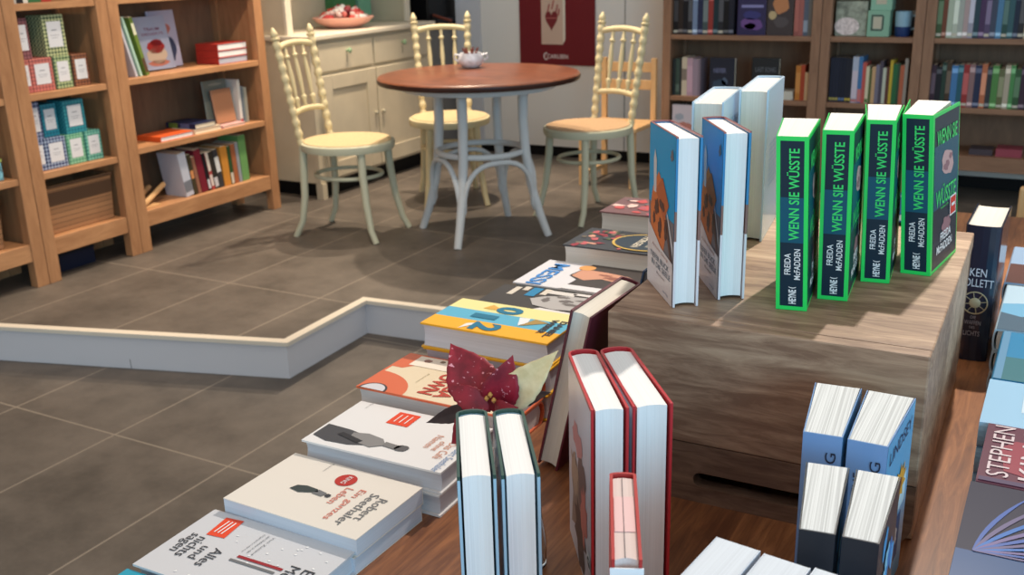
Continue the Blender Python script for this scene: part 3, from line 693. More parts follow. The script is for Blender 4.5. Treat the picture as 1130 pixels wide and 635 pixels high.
boxo('hutch_back', CABM, r, -.49, -.478, .0305, 1.1495, .9005, 2.0)
boxo('hutch_shelf', CABT, r, -.477, hx, .0305, 1.1495, 1.40, 1.42)
# things on the dresser
def on(px, py, z): 
    d = fwd*F_ + RT*(px-W_/2) + DN*(py-H_/2); return CAM + d*((z-CAM.z)/d.z)
bc = Vector((-3.86, 4.96, .9005))
r = empty('bowl', bc, 'pink oval bowl heaped with wrapped sweets on the cream dresser', 'bowl')
mb = MB(); mb.lathe([(.06, 0), (.10, .006), (.155, .035), (.182, .062), (.176, .064), (.145, .040), (.02, .012)], n=36); mb.build('bowl_body', mat((232, 176, 162), .35), r, smooth=True)
rs = random.Random(5)
cols = [(214, 84, 74), (226, 196, 186), (196, 66, 66), (230, 226, 220), (206, 110, 100), (150, 60, 66)]
for k in range(60):
    a = rs.uniform(0, 2*PI); q = math.sqrt(rs.random())*.125; zz = .040+.070*(1-(q/.14)**2)+rs.uniform(0, .012)
    mb = MB(); mb.lathe([(.003, -.028), (.012, -.024), (.005, -.018), (.015, -.011), (.017, .0), (.015, .011), (.005, .018), (.012, .024), (.003, .028)], n=8, axis=(math.cos(a*3), math.sin(a*5), .3)); c0 = cols[k % 6]
    o = mb.build('wrapped_sweet', mat(c0, .3, .5), None, smooth=True); o.location = bc+Vector((q*math.cos(a), q*math.sin(a), zz))
    tag(o, 'small wrapped %s sweet heaped in the pink bowl' % ['red', 'pale pink', 'dark red', 'white', 'salmon', 'burgundy'][k % 6], 'sweet', 'wrapped %s sweets in the pink bowl' % ['red', 'pale pink', 'dark red', 'white', 'salmon', 'burgundy'][k % 6])
r = gbox('gift_box', 'dark green upright box behind the pink bowl', -4.115, -4.05, 5.12, 5.34, .9005, 1.2, mat((66, 122, 78), .5)); boxo('lid', mat((60, 110, 72), .5), r, -.0325, .034, -.111, .111, .3, .33)
r = gbox('gift_box', 'mint turquoise upright box right of the dark green one', -4.115, -4.05, 5.37, 5.50, .9005, 1.2, mat((120, 176, 146), .5)); boxo('lid', mat((120, 170, 146), .5), r, -.0325, .034, -.066, .066, .3, .33)
r = empty('tin', (-4.02, 4.52, .9005), 'small dark grey tin at the left of the dresser top', 'tin')
mb = MB(); mb.lathe([(.028, 0), (.03, .005), (.03, .06), (.027, .062)]); mb.build('tin_body', mat((70, 72, 80), .4), r, smooth=True)
mb = MB(); mb.lathe([(.031, .0625), (.031, .078), (.004, .082)]); mb.build('lid', mat((150, 148, 150), .3), r, smooth=True)
# alcove: dark counter and coffee machine
r = empty('counter', (-3.95, 5.95, 0), 'black counter in the dark alcove behind the dresser', 'counter')
boxo('counter_body', mat((120, 118, 116), .6), r, -.22, .20, -.30, .34, 0, .84); boxo('counter_top', BLACKM, r, -.225, .225, -.31, .35, .8405, .87, bevel=.003)
r = empty('coffee_machine', (-3.93, 5.88, .8705), 'black coffee machine with a small blue lit display', 'coffee machine')
boxo('machine_body', mat((12, 12, 15), .35), r, -.2, .17, -.16, .2, 0, .42, bevel=.01)
boxo('drip_tray', mat((24, 24, 27), .4), r, .1705, .21, -.12, .14, 0, .03)
mb = MB(); mb.tube([(.17, -.1, .05), (.33, -.14, .02)], .01); mb.build('portafilter_handle', mat((120, 66, 52), .4), r, smooth=True)
dm = bpy.data.materials.new('blue_display'); dm.use_nodes = True; q = dm.node_tree.nodes['Principled BSDF']; q.inputs['Base Color'].default_value = (.02, .1, .3, 1); q.inputs['Emission Color'].default_value = (.25, .6, 1, 1); q.inputs['Emission Strength'].default_value = 1.2
boxo('display', dm, r, .1705, .172, -.02, .08, .19, .25)

# ------------------------------------------------------------------ poster
r = empty('poster', (-2.968, 5.988, .60), 'dark red publisher poster with a book picture on the white wall', 'poster')
boxo('panel', mat((112, 26, 36), .45), r, -.267, .267, 0, .009, 0, 1.0)
boxo('pictured_book', mat((206, 178, 160), .5), r, -.107, .045, -.002, -.0004, .13, .62)
mb = MB(); mb.prism([(.046, -.002, .135), (.062, -.002, .16), (.062, -.002, .62), (.046, -.002, .62)], (0, .0014, 0)); mb.build('pictured_pages', mat((226, 216, 200), .5), r)
mb = MB()
pts = []
for k in range(28):
    t_ = 2*PI*k/28; x = .055*math.sin(t_)*(1 if True else 0); z_ = .0
    xx = 16*math.sin(t_)**3; zz = 13*math.cos(t_)-5*math.cos(2*t_)-2*math.cos(3*t_)-math.cos(4*t_)
    pts.append((-.034+xx*.0028, -.0026, .285+zz*.0044))
mb.prism(pts, (0, .0005, 0)); hrt = mb.build('heart_picture', mat((120, 40, 46), .5), r)
mb = MB(); mb.box(-.075, .008, -.0032, -.0028, .29, .297)
for x_, z_, s_ in ((-.06, .35, 1), (-.03, .37, 1.2), (.0, .35, .9), (.015, .33, .7)): mb.tube([(x_, -.0035, z_-.02), (x_+.012*s_, -.0035, z_+.03*s_)], .005, n=6)
mb.build('heart_detail', mat((170, 96, 92), .5), hrt)
put_text(r, 'lettering', 'CARLSEN', (0, 0, 0), (1, 0, 0), (0, 0, 1), (0, -1, 0), .005, .055, .15, .026, mat((216, 200, 196), .5), bold=.02)
mb = MB(); mb.tube([(-.075+.016*math.cos(a), -.0008, .055+.02*math.sin(a)) for a in [math.radians(60+24*k) for k in range(11)]], .004, n=6); mb.build('logo', mat((226, 214, 210), .5), r)

# ------------------------------------------------------------------ bistro chairs
CANE = mat((208, 186, 144), .55, .3, 0, 'cane_seat', .04, 90)
def post_profile(L):
    """radius along a turned post, bead pattern"""
    out = []; N = 120
    for i in range(N+1):
        s_ = i/N; z = s_*L; ph = (z/.052) % 1
        r_ = .0105+.0095*math.sin(PI*ph)**.8
        if ph < .1 or ph > .9: r_ = .015
        out.append((r_, z))
    return out
def chair(label, x, y, rz, frame_m, name='bentwood_chair', spindles=3, cane=None):
    r = empty(name, (x, y, 0), label, 'chair', 'cream bentwood chairs around the bistro table', rz)
    R_ = .228; zs = .46; K = 1.22
    mb = MB(); mb.lathe([(R_-.025, zs-.040), (R_-.002, zs-.038), (R_+.003, zs-.020), (R_, zs-.004), (R_-.012, zs)], n=48, sy=.96); s_ = mb.build('seat_frame', frame_m, r, smooth=True)
    mb = MB(); mb.lathe([(R_-.0125, zs+.0002), (R_-.014, zs+.004), (R_-.05, zs+.001), (R_-.1, zs-.001), (.002, zs-.002)], n=48, sy=.96); mb.build('cane_seat', cane or CANE, r, smooth=True)
    for sgn in (-1, 1):
        mb = MB(); mb.tube([(.145, sgn*.125, zs-.025), (.15, sgn*.13, .32), (.165, sgn*.14, .18), (.19, sgn*.155, .06), (.22, sgn*.165, .0)], [.020, .0195, .018, .0155, .015]); mb.build('leg', frame_m, r, smooth=True)
        # rear leg below the seat
        mb = MB(); mb.tube([(-.17, sgn*.128, zs-.01), (-.175, sgn*.132, .34), (-.178, sgn*.138, .2), (-.195, sgn*.148, .08), (-.235, sgn*.158, .0)], [.0195, .0195, .018, .0155, .015]); mb.build('leg', frame_m, r, smooth=True)
        base = Vector((-.178, sgn*.128, zs-.012)); top = Vector((-.255, sgn*.148, .935)); ax = top-base; L = ax.length
        mb = MB(); mb.lathe([(.017, 0), (.018, .02), (.014, .028)]+[(a_, .03+b_) for a_, b_ in post_profile(L-.03)], n=14, base=base, axis=ax); mb.build('back_post', CREAM if frame_m is not CREAM_SHADE else CREAM, r, smooth=True)
        mb = MB(); mb.lathe([(.013, 0), (.022, .006), (.022, .012), (.012, .017), (.018, .026), (.016, .038), (.005, .060), (.001, .062)], n=14, base=top, axis=ax); mb.build('finial', CREAM, r, smooth=True)
    def bk(t, yy): return Vector((-.178-.077*t, yy, zs-.012+.487*t))
    def arch(t, rad, rise, n=12):
        mb = MB(); hw = .128+.02*t; pts = []
        for k in range(n+1):
            q = k/n*2-1; p = bk(t, hw*q); p.x -= .018*(1-q*q); p.z += rise*(1-q*q); pts.append(p)
        mb.tube(pts, rad); return mb
    arch(.93, .015, .016).build('top_rail', CREAM, r, smooth=True)
    arch(.30, .014, .012).build('lower_rail', CREAM, r, smooth=True)
    for k in range(spindles):
        q = (k-(spindles-1)/2)/((spindles+1)/2); hw0 = .128+.02*.3; hw1 = .128+.02*.93
        a = bk(.30, hw0*q); a.x -= .018*(1-q*q); a.z += .012*(1-q*q); b_ = bk(.93, hw1*q); b_.x -= .018*(1-q*q); b_.z += .016*(1-q*q)
        L = (b_-a).length; pr = [(q0*1.35, q1) for q0, q1 in [(.007, 0), (.007, L*.1), (.0115, L*.17), (.011, L*.19), (.006, L*.21), (.0095, L*.5), (.006, L*.78), (.0115, L*.80), (.012, L*.82), (.006, L*.85), (.0065, L)]]
        mb = MB(); mb.lathe(pr, n=10, base=a, axis=b_-a); mb.build('spindle', CREAM, r, smooth=True)
    mb = MB(); mb.tube([(-.005+.164*math.cos(a), .164*math.sin(a)*.90, .295) for a in [2*PI*k/40 for k in range(40)]], .010, n=8, closed=True); mb.build('stretcher_ring', frame_m, r, smooth=True)
    return r
chair('cream bentwood chair left of the bistro table, beside the dresser', -3.065, 3.90, 6, CREAM_SHADE)
chair('cream bentwood chair behind the bistro table, facing the viewer', -2.985, 4.70, -52, CREAM)
chair('cream bentwood chair right of the bistro table, near the back bookcase', -2.15, 4.68, 250, CREAM_SHADE, cane=mat((200, 166, 130), .55, .3, 0, 'cane_seat', .04, 90))

# bistro table
LGT = mat((206, 212, 216), .45, .4, 0, 'pale_grey_paint')
r = empty('bistro_table', (-2.47, 4.16, 0), 'round bistro table, brown top on pale grey bentwood legs', 'table')
mb = MB(); mb.lathe([(.455, .732), (.472, .736), (.476, .746), (.4745, .757)], n=72); mb.build('table_rim', mat((58, 32, 26), .35, .5, .2), r, smooth=True)
mb = MB(); mb.lathe([(.4742, .7572), (.470, .763), (.462, .765)], n=72); mb.build('tabletop', BISTRO, r, smooth=True)
mb = MB(); mb.lathe([(.36, .70), (.365, .705), (.365, .7315), (.34, .7315), (.34, .70)], n=60); mb.build('apron_ring', LGT, r, smooth=True)
angs = [math.radians(a) for a in (-82, 10, 98, 190)]
for a in angs:
    ca, sa = math.cos(a), math.sin(a)
    mb = MB(); mb.tube([(q*ca, q*sa, z_) for q, z_ in ((.215, .715), (.212, .55), (.222, .40), (.245, .25), (.29, .10), (.328, 0))], [.025, .024, .023, .0215, .020, .018], n=12); mb.build('leg', LGT, r, smooth=True)
mb = MB(); mb.tube([(.205*math.cos(2*PI*k/48), .205*math.sin(2*PI*k/48), .405) for k in range(48)], .0145, n=10, closed=True); mb.build('stretcher_ring', LGT, r, smooth=True)
for i in range(4):
    a0, a1 = angs[i], angs[(i+1) % 4]
    if a1 < a0: a1 += 2*PI
    mb = MB(); pts = []
    P0 = Vector((.266*math.cos(a0), .266*math.sin(a0), .16)); P1 = Vector((.266*math.cos(a1), .266*math.sin(a1), .16))
    mid = (P0+P1)/2; n_ = 16
    for k in range(n_+1):
        q = PI*k/n_; c_ = math.cos(q); s_ = math.sin(q)
        p = mid+(P0-mid)*(math.copysign(abs(c_)**.75, c_))*.93; p.z = .16+.215*s_**.8 if s_ > 0 else .16
        pts.append(p+Vector((mid.x, mid.y, 0))*.08*s_)
    pts = [P0+Vector((0, 0, -.03))]+pts+[P1+Vector((0, 0, -.03))]
    mb.tube(pts, .0125, n=8); mb.build('arch_brace', LGT, r, smooth=True)
# sugar bowl
r = empty('sugar_bowl', (-2.63, 4.36, .7655), 'small white and blue china bowl with brown sticks on the bistro table', 'bowl')
CH = mat((214, 218, 226), .25, .5, .3, 'china', .12, 40)
mb = MB(); mb.lathe([(.028, 0), (.045, .006), (.062, .028), (.064, .044), (.055, .062), (.052, .072), (.047, .070), (.05, .055), (.02, .03)], n=32); mb.build('bowl_body', CH, r, smooth=True)
for s_ in (-1, 1):
    mb = MB(); mb.tube([(s_*.055*.85, s_*.03, .062), (s_*.078*.85, s_*.042, .066), (s_*.08*.85, s_*.044, .045), (s_*.062*.85, s_*.034, .032)], .005, n=8); mb.build('handle', CH, r, smooth=True)
for k in range(7):
    a = k*.9; mb = MB(); mb.tube([(0, 0, 0), (.012*math.cos(a)*2, .02*math.sin(a)*1.4, .062)], .004, n=6)
    o = mb.build('sugar_stick', mat((120, 62, 50), .5), None); o.location = (-2.63+.014*math.cos(a), 4.36+.014*math.sin(a), .7985)
    tag(o, 'brown sugar stick standing in the china bowl', 'sugar stick', 'brown sugar sticks in the china bowl')

# child's wooden chair by the back wall
r = empty('wooden_chair', (-2.325, 5.42, 0), 'low pine chair standing against the white wall by the bookcase', 'chair')
boxo('seat', PALE, r, -.16, .20, -.16, .17, .325, .35, bevel=.006)
for (x_, y_) in ((-.14, -.13), (.17, -.13)): boxo('leg', PALE, r, x_-.016, x_+.016, y_-.016, y_+.016, 0, .3245, bevel=.003)
for (x_, y_) in ((-.14, .15), (.17, .15)): boxo('leg', PALE, r, x_-.016, x_+.016, y_+.021-.0, y_+.048, 0, .70, bevel=.003)
for z_ in (.52, .62): boxo('back_slat', PALE, r, -.1235, .1535, .176, .192, z_, z_+.055, bevel=.003)
boxo('stretcher', PALE, r, -.15, -.13, -.1135, .1705, .05, .075)

# wooden chair at the right, behind the book table
r = empty('wooden_chair', (.10, 2.98, LOW), 'pine chair back at the right edge behind the book table', 'chair')
for x_ in (-.205, .18): boxo('leg', PALE, r, x_, x_+.036, 0, .036, 0, .80, bevel=.006)
for x_ in (-.205, .18): boxo('leg', PALE, r, x_, x_+.036, .36, .396, 0, .42, bevel=.004)
boxo('seat', PALE, r, -.205, .216, .0365, .40, .4205, .445, bevel=.006)
for z_ in (.58, .69): boxo('back_slat', PALE, r, -.1685, .1795, .008, .026, z_, z_+.06, bevel=.004)

# ------------------------------------------------------------------ book table
r = empty('display_table', (0, 1.45, LOW), 'brown oak display table carrying the books and the crate', 'table')
boxo('tabletop', TABLEW, r, -.835, .95, -1.2, 1.24, T-LOW-.035, T-LOW, bevel=.004)
for x_ in (-.78, .82):
    for y_ in (-1.1, 1.1): boxo('leg', TABLEW, r, x_, x_+.07, y_-.035, y_+.035, 0, T-LOW-.0355, bevel=.004)
# crate
def crate():
    r = empty('wooden_crate', (-.463, 1.062, T), 'grey-brown wooden crate turned upside down with a slotted hand hole', 'crate', rz=1.0)
    w_, d_, h_ = .364, .53, Z-T
    # front and back boards with rounded lower corners, slot cut out as two boards + slot frame
    def board(y0, y1, name, slot):
        mb = MB(); rr = .03
        out = [(0.012, h_-.0242), (w_-.012, h_-.0242)]
        pts = []
        for k in range(7):
            a = -PI/2*k/6; pts.append((w_-.001-rr+rr*math.cos(a), rr+rr*math.sin(a)))
        pr = []
        for k in range(7):
            a = -PI/2-PI/2*k/6; pr.append((rr*.3+.001+rr*.3*math.cos(a), rr*.3+rr*.3*math.sin(a)))
        top_ = h_-.0243 if not slot else .0775
        poly_ = [(w_-.001, top_)]+pts+pr+[(.001, top_)]
        if slot: boxo('upper_front_board', CRATEW, r, .0005, w_-.0005, y0-.0006, y1, .078, h_-.0004, bevel=.002)
        if not slot:
            mb.prism([(x, y0, z) for x, z in poly_], (0, y1-y0, 0)); return mb.build(name, CRATEB, r)
        import bmesh
        sx0, sx1, sz, sr = .122, .250, .031, .0095
        hole = []
        for k in range(9): a = PI/2+PI*k/8; hole.append((sx0+sr*math.cos(a), sz+sr*math.sin(a)))
        for k in range(9): a = -PI/2+PI*k/8; hole.append((sx1+sr*math.cos(a), sz+sr*math.sin(a)))
        bm = bmesh.new()
        def loop(ps, y):
            vs = [bm.verts.new((x, y, z)) for x, z in ps]; es = [bm.edges.new((vs[i], vs[(i+1) % len(vs)])) for i in range(len(vs))]; return vs, es
        vo, eo = loop(poly_, y0); vh, eh = loop(hole, y0)
        res = bmesh.ops.triangle_fill(bm, use_beauty=True, edges=eo+eh)
        fs = [g_ for g_ in res['geom'] if isinstance(g_, bmesh.types.BMFace)]
        ex = bmesh.ops.extrude_face_region(bm, geom=fs)
        for v in [g_ for g_ in ex['geom'] if isinstance(g_, bmesh.types.BMVert)]: v.co.y = y1
        bmesh.ops.recalc_face_normals(bm, faces=bm.faces)
        me = bpy.data.meshes.new(name); bm.to_mesh(me); bm.free(); me.materials.append(CRATEB)
        o = bpy.data.objects.new(name, me); C.objects.link(o); o.parent = r; return o
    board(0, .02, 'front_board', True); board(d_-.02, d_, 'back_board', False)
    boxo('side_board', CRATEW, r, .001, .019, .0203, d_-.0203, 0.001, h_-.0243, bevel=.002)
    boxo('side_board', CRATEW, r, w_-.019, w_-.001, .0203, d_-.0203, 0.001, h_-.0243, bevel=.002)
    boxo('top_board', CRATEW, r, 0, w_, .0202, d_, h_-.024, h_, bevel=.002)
    return r
crate()

# ------------------------------------------------------------------ books on the crate
GREEN = mat((40, 214, 96), .3, .5, .2); NAVY = mat((12, 42, 58), .35, .4, .0); NAVY2 = mat((4, 82, 104), .35, .4, .0); GLET = mat((60, 216, 110), .4)
WHT = mat((232, 232, 232), .5); SKIN = mat((196, 160, 158), .5); SKIND = mat((150, 110, 116), .5); REDST = mat((214, 60, 48), .5)
gg = 'four copies of the green-edged thriller on the crate'
GB = [('green-edged navy thriller standing on the crate, leftmost and nearest of four', -.283, 1.148, 9.4, .050, .25, .0355, .28),
      ('green-edged navy thriller on the crate, second of four from the left', -.2475, 1.205, 7.2, .035, .20, .0350, .28),
      ('green-edged navy thriller on the crate, third of four from the left', -.2135, 1.295, 8.0, .042, .30, .0345, .42),
      ('green-edged navy thriller on the crate, rightmost of four, cover showing', -.174, 1.352, -1.0, .075, .20, .0365, .75)]
for lab, x, y, rz, sh_, fan, t, of in GB:
    b = Book('thriller_book', lab, 'book', gg, .133, .206, t, GREEN, PAGES, hard=False, fan=fan, ofan=of, shear=-sh_)
    b.rect('front', .05, .975, .022, .978, NAVY)
    b.rect('front', .05, .975, .40, .80, NAVY2, lvl=2)
    for v0 in (.60,): b.blob('front', .55, .66, .22, .085, SKIN, jag=.18, seed=4, lvl=3); 
    b.blob('front', .50, .64, .10, .03, SKIND, jag=.3, seed=5, lvl=4); b.blob('front', .66, .69, .07, .02, SKIND, jag=.3, seed=8, lvl=4)
    b.blob('front', .55, .25, .18, .06, SKIND, jag=.2, seed=9, lvl=3)
    b.text('front', 'WENN SIE', .50, .845, .76, .095, GLET, bold=.015, lvl=5)
    b.text('front', 'WÜSSTE', .50, .475, .76, .13, GLET, bold=.01, lvl=5)
    b.text('front', 'THRILLER', .45, .39, .3, .012, GLET, name='subtitle_lettering', lvl=5)
    b.rect('front', .66, .90, .29, .42, WHT, name='sticker', lvl=6); b.rect('front', .68, .88, .30, .41, REDST, name='sticker', lvl=7)
    b.rect('front', .72, .84, .35, .37, WHT, name='sticker', lvl=8)
    b.text('front', 'FREIDA', .52, .20, .40, .055, WHT, name='author_lettering', bold=.02, lvl=5)
    b.text('front', 'McFADDEN', .48, .13, .58, .055, WHT, name='author_lettering', bold=.02, lvl=5)
    b.rect('spine', .024, .976, .13, .87, NAVY, name='spine_panel'); b.rect('spine', .40, .66, .13, .87, NAVY2, name='spine_panel', lvl=2)
    b.text('spine', 'WENN SIE WÜSSTE', .675, .47, .52, .40, GLET, name='spine_lettering', bold=.015, lvl=4)
    b.text('spine', 'FREIDA', .275, .63, .125, .20, WHT, name='spine_lettering', bold=.01, lvl=4)
    b.text('spine', 'McFADDEN', .275, .32, .18, .20, WHT, name='spine_lettering', bold=.01, lvl=4)
    b.text('spine', 'HEYNE', .082, .47, .085, .24, WHT, name='publisher_lettering', bold=.03, lvl=4)
    b.text('spine', '(', .137, .47, .01, .24, WHT, name='publisher_lettering', bold=.03, lvl=4)
    upright_spine(b, x, y, Z+.0005, rz)
SKYB = mat((0, 156, 214), .35, .4, .0); BRICK = mat((212, 118, 66), .4); BRICKD = mat((92, 62, 56), .4); ROOF = mat((184, 98, 58), .4); STONE = mat((206, 204, 208), .4)
for i, (lab, x, y, rz, w_, t) in enumerate([('blue hardcover with an orange castle scene on the crate, nearer of two', -.394, 1.102, 36.5, .119, .029), ('blue hardcover with an orange castle scene on the crate, right one of two', -.354, 1.152, 32.4, .112, .030)]):
    b = Book('hardcover_book', lab, 'book', 'two blue hardcovers with the castle scene', w_, .206, t, stepmat([(0, (222, 216, 222)), (.082, (130, 90, 80)), (.118, (16, 124, 180)), (.2035, (150, 84, 84))]), PAGEW, hard=True, fan=.02, ofan=.08)
    b.rect('front', .02, .985, .40, .998, SKYB)
    b.poly('front', [(.06, .32), (.98, .22), (.98, .50), (.02, .52)], mat((120, 116, 124), .4), lvl=2)
    b.poly('front', [(.10, .50), (.12, .36), (.62, .27), (.72, .42), (.60, .66), (.40, .74), (.18, .62)], BRICK, lvl=3)
    b.poly('front', [(.30, .62), (.55, .72), (.80, .58), (.62, .46)], ROOF, lvl=4)
    for k, (u, v, ru, rv) in enumerate(((.35, .52, .08, .05), (.55, .55, .10, .03), (.48, .40, .06, .06), (.7, .42, .05, .06), (.25, .44, .05, .04))): b.blob('front', u, v, ru, rv, BRICKD, seed=k+3, jag=.3, lvl=5)
    b.poly('front', [(.66, .48), (.74, .49), (.98, .24), (.94, .20)], BRICKD, lvl=5); b.poly('front', [(.72, .54), (.78, .52), (.98, .36), (.98, .30)], STONE, lvl=5)
    b.poly('front', [(.22, .60), (.20, .80), (.25, .86), (.32, .80), (.32, .60)], STONE, name='tower_picture', lvl=4)
    b.blob('front', .88, .885, .05, .035, mat((110, 110, 120), .5), seed=3, jag=.4, lvl=4)
    b.poly('front', [(.02, .0), (.985, .0), (.985, .26), (.55, .29), (.02, .40)], mat((222, 216, 220), .3, .5, .2), lvl=6)
    b.text('front', 'Antonia Georgi', .52, .262, .60, .022, mat((170, 120, 110), .5), name='author_lettering', rot=-4, lvl=8)
    b.text('front', 'TIEFER BLICK', .50, .205, .72, .034, mat((110, 124, 140), .5), bold=.01, lvl=8)
    b.text('front', 'IN DIE SEELE', .56, .160, .72, .034, mat((110, 124, 140), .5), bold=.01, lvl=8)
    b.text('front', 'Roman', .56, .115, .3, .016, mat((150, 130, 130), .5), name='subtitle_lettering', lvl=8)
    b.text('front', 'verlag', .75, .04, .2, .016, mat((90, 120, 160), .5), name='publisher_lettering', lvl=8)
    b.rect('back', .0, .98, .55, .998, SKYB); b.rect('back', 0, .98, .36, .55, BRICKD)
    upright_fore(b, x, y, Z+.0005, rz)
PB = mat((196, 218, 238), .25, .5, .4)
for i, (lab, x, y, rz, w_, h_, t) in enumerate([('pale blue thick hardcover at the back of the crate, left one', -.458, 1.335, 8.0, .160, .212, .043), ('pale blue thick hardcover at the back of the crate, right one, taller in view', -.419, 1.422, 7.2, .166, .219, .041)]):
    b = Book('hardcover_book', lab, 'book', 'two pale blue hardcovers at the back of the crate', w_, h_, t, PB, pagemat((226, 222, 214)), hard=True)
    for k in range(9): b.rect('back', .2, .84-.1*(k % 3), .62-.035*k, .628-.035*k, mat((120, 150, 180), .5), name='blurb_lines', lvl=2)
    b.rect('front', .1, .9, .6, .8, mat((200, 222, 240), .3), lvl=2)
    upright_fore(b, x, y, Z+.0005, rz)

# ------------------------------------------------------------------ flat piles along the left edge
def pile(n, z0, t, make, x, y, ang, jit=.0015):
    for k in range(n):
        b = make(k, k == n-1); flat_spine_back(b, x+(.002 if k % 2 else 0), y+(.0015 if k % 2 else 0), z0+.0004+k*(t+.0004), ang+(0 if k == n-1 else (.5 if k % 2 else -.4)))
DK = mat((60, 60, 64), .5); GR = mat((110, 110, 112), .5); LG_ = mat((170, 168, 168), .5)
ORANGE = mat((222, 72, 40), .45)
# Menasse
b = Book('hardcover_book', 'grey-white speckled cover with orange sticker, nearest in the left-hand row', 'book', None, .125, .205, .027, mat((200, 200, 204), .3, .5, .3), pagemat((206, 208, 216)))
b.poly('front', [(.07, .13), (.37, .15), (.35, .27), (.05, .25)], ORANGE, name='sticker', lvl=3)
for q in (.175, .20, .225): b.rect('front', .11, .31, q-.004, q+.004, WHT, name='sticker', lvl=5)
b.text('front', 'Eva', .55, .90, .24, .07, DK, name='author_lettering', lvl=4); b.text('front', 'Menasse', .68, .81, .5, .065, DK, name='author_lettering', lvl=4)
b.text('front', 'Alles', .64, .33, .28, .065, DK, lvl=4); b.text('front', 'und', .62, .245, .2, .055, DK, lvl=4); b.text('front', 'nichts', .58, .165, .32, .065, DK, lvl=4); b.text('front', 'sagen', .55, .085, .3, .06, DK, lvl=4)
b.rect('front', .50, .535, .46, .76, mat((150, 40, 46), .5), lvl=4); b.rect('front', .57, .60, .44, .74, GR, lvl=4)
for k in range(26): 
    rr = random.Random(k); b.blob('front', rr.uniform(.05, .95), rr.uniform(.25, .95), .012, .008, WHT, n=7, seed=k, jag=.4, lvl=3, name='cover_speckle')
for k, s_ in enumerate(('Vom Zustand', 'der Debatte in der', 'Digitalmoderne')): b.text('front', s_, .30, .52-.035*k, .30, .014, GR, name='subtitle_lettering', lvl=4)
mb = MB(); mb.box(-.006, -.001, .2025, .2045, .006, .021); mb.build('headband', mat((130, 40, 50), .6), b.root)
flat_spine_back(b, -.830, .6295, T+.0005, 1.0)
# Seethaler
def mk(k, top):
    b = Book('paperback_book', ['lower cream novel with a small walking man, beneath its twin', 'upper cream novel with a small walking man and a round red sticker'][1 if top else 0], 'book', 'two cream novels with the walking man', .127, .196, .0215, mat((222, 214, 204), .4, .4), pagemat((200, 204, 214)), hard=False)
    if top:
        b.blob('front', .22, .53, .11, .07, mat((178, 48, 40), .5), n=24, jag=0, name='sticker', lvl=3)
        b.text('front', 'KING', .22, .535, .14, .035, WHT, name='sticker', lvl=5)
        b.text('front', 'Robert', .55, .88, .40, .062, GR, name='author_lettering', lvl=4); b.text('front', 'Seethaler', .60, .805, .58, .062, GR, name='author_lettering', lvl=4)
        b.text('front', 'Ein ganzes', .58, .70, .56, .06, mat((206, 120, 104), .5), lvl=4); b.text('front', 'Leben', .48, .62, .30, .055, mat((206, 120, 104), .5), lvl=4)
        b.text('front', 'Roman', .1, .33, .16, .012, GR, name='subtitle_lettering', lvl=4)
        b.poly('front', [(.50, .30), (.58, .28), (.60, .36), (.56, .42), (.52, .47), (.48, .45), (.47, .36)], mat((58, 66, 66), .5), name='walking_man_picture', lvl=4)
        b.poly('front', [(.48, .46), (.56, .44), (.57, .52), (.50, .53)], GR, name='walking_man_picture', lvl=4); b.blob('front', .53, .55, .03, .02, DK, lvl=4, name='walking_man_picture')
    return b
pile(2, T, .0215, mk, -.822, .757, -1.0)
# Cafe
def mk(k, top):
    b = Book('hardcover_book', 'white novel with a grey figure and an orange sticker, upper of two' if top else 'white novel beneath its twin with the grey figure, between neighbours', 'book', 'two white novels with the grey figure', .130, .208, .0295, mat((224, 222, 222), .3, .5, .3), pagemat((206, 206, 212)), hard=True)
    if top:
        b.poly('front', [(.07, .34), (.34, .34), (.34, .50), (.07, .50)], ORANGE, name='sticker', lvl=3)
        for q in (.38, .42, .46): b.rect('front', .12, .29, q-.004, q+.004, WHT, name='sticker', lvl=5)
        b.text('front', 'Robert Seethaler', .74, .955, .55, .05, mat((110, 140, 180), .5), name='author_lettering', lvl=4)
        b.text('front', 'Das Café', .62, .885, .34, .055, mat((200, 140, 116), .5), lvl=4); b.text('front', 'ohne', .56, .82, .20, .045, mat((200, 140, 116), .5), lvl=4); b.text('front', 'Namen', .5, .76, .28, .05, mat((200, 140, 116), .5), lvl=4)
        b.poly('front', [(.60, .02), (.86, .02), (.92, .14), (.90, .30), (.84, .40), (.74, .40), (.66, .32), (.62, .20)], mat((72, 72, 76), .5), name='figure_picture', lvl=3)
        b.poly('front', [(.66, .24), (.80, .26), (.86, .44), (.76, .52), (.66, .46), (.62, .34)], mat((132, 130, 130), .5), name='figure_picture', lvl=4)
        b.poly('front', [(.70, .50), (.78, .50), (.80, .60), (.72, .62)], mat((120, 118, 118), .5), name='figure_picture', lvl=5); b.blob('front', .75, .63, .06, .045, mat((92, 90, 92), .5), lvl=5, name='figure_picture', seed=4)
        b.poly('front', [(.70, .18), (.76, .16), (.84, .34), (.78, .36)], mat((46, 46, 50), .5), name='figure_picture', lvl=6)
        b.text('front', 'Roman', .08, .1, .14, .014, LG_, name='subtitle_lettering', lvl=4)
    return b
pile(2, T, .0295, mk, -.815, .892, 1.0)
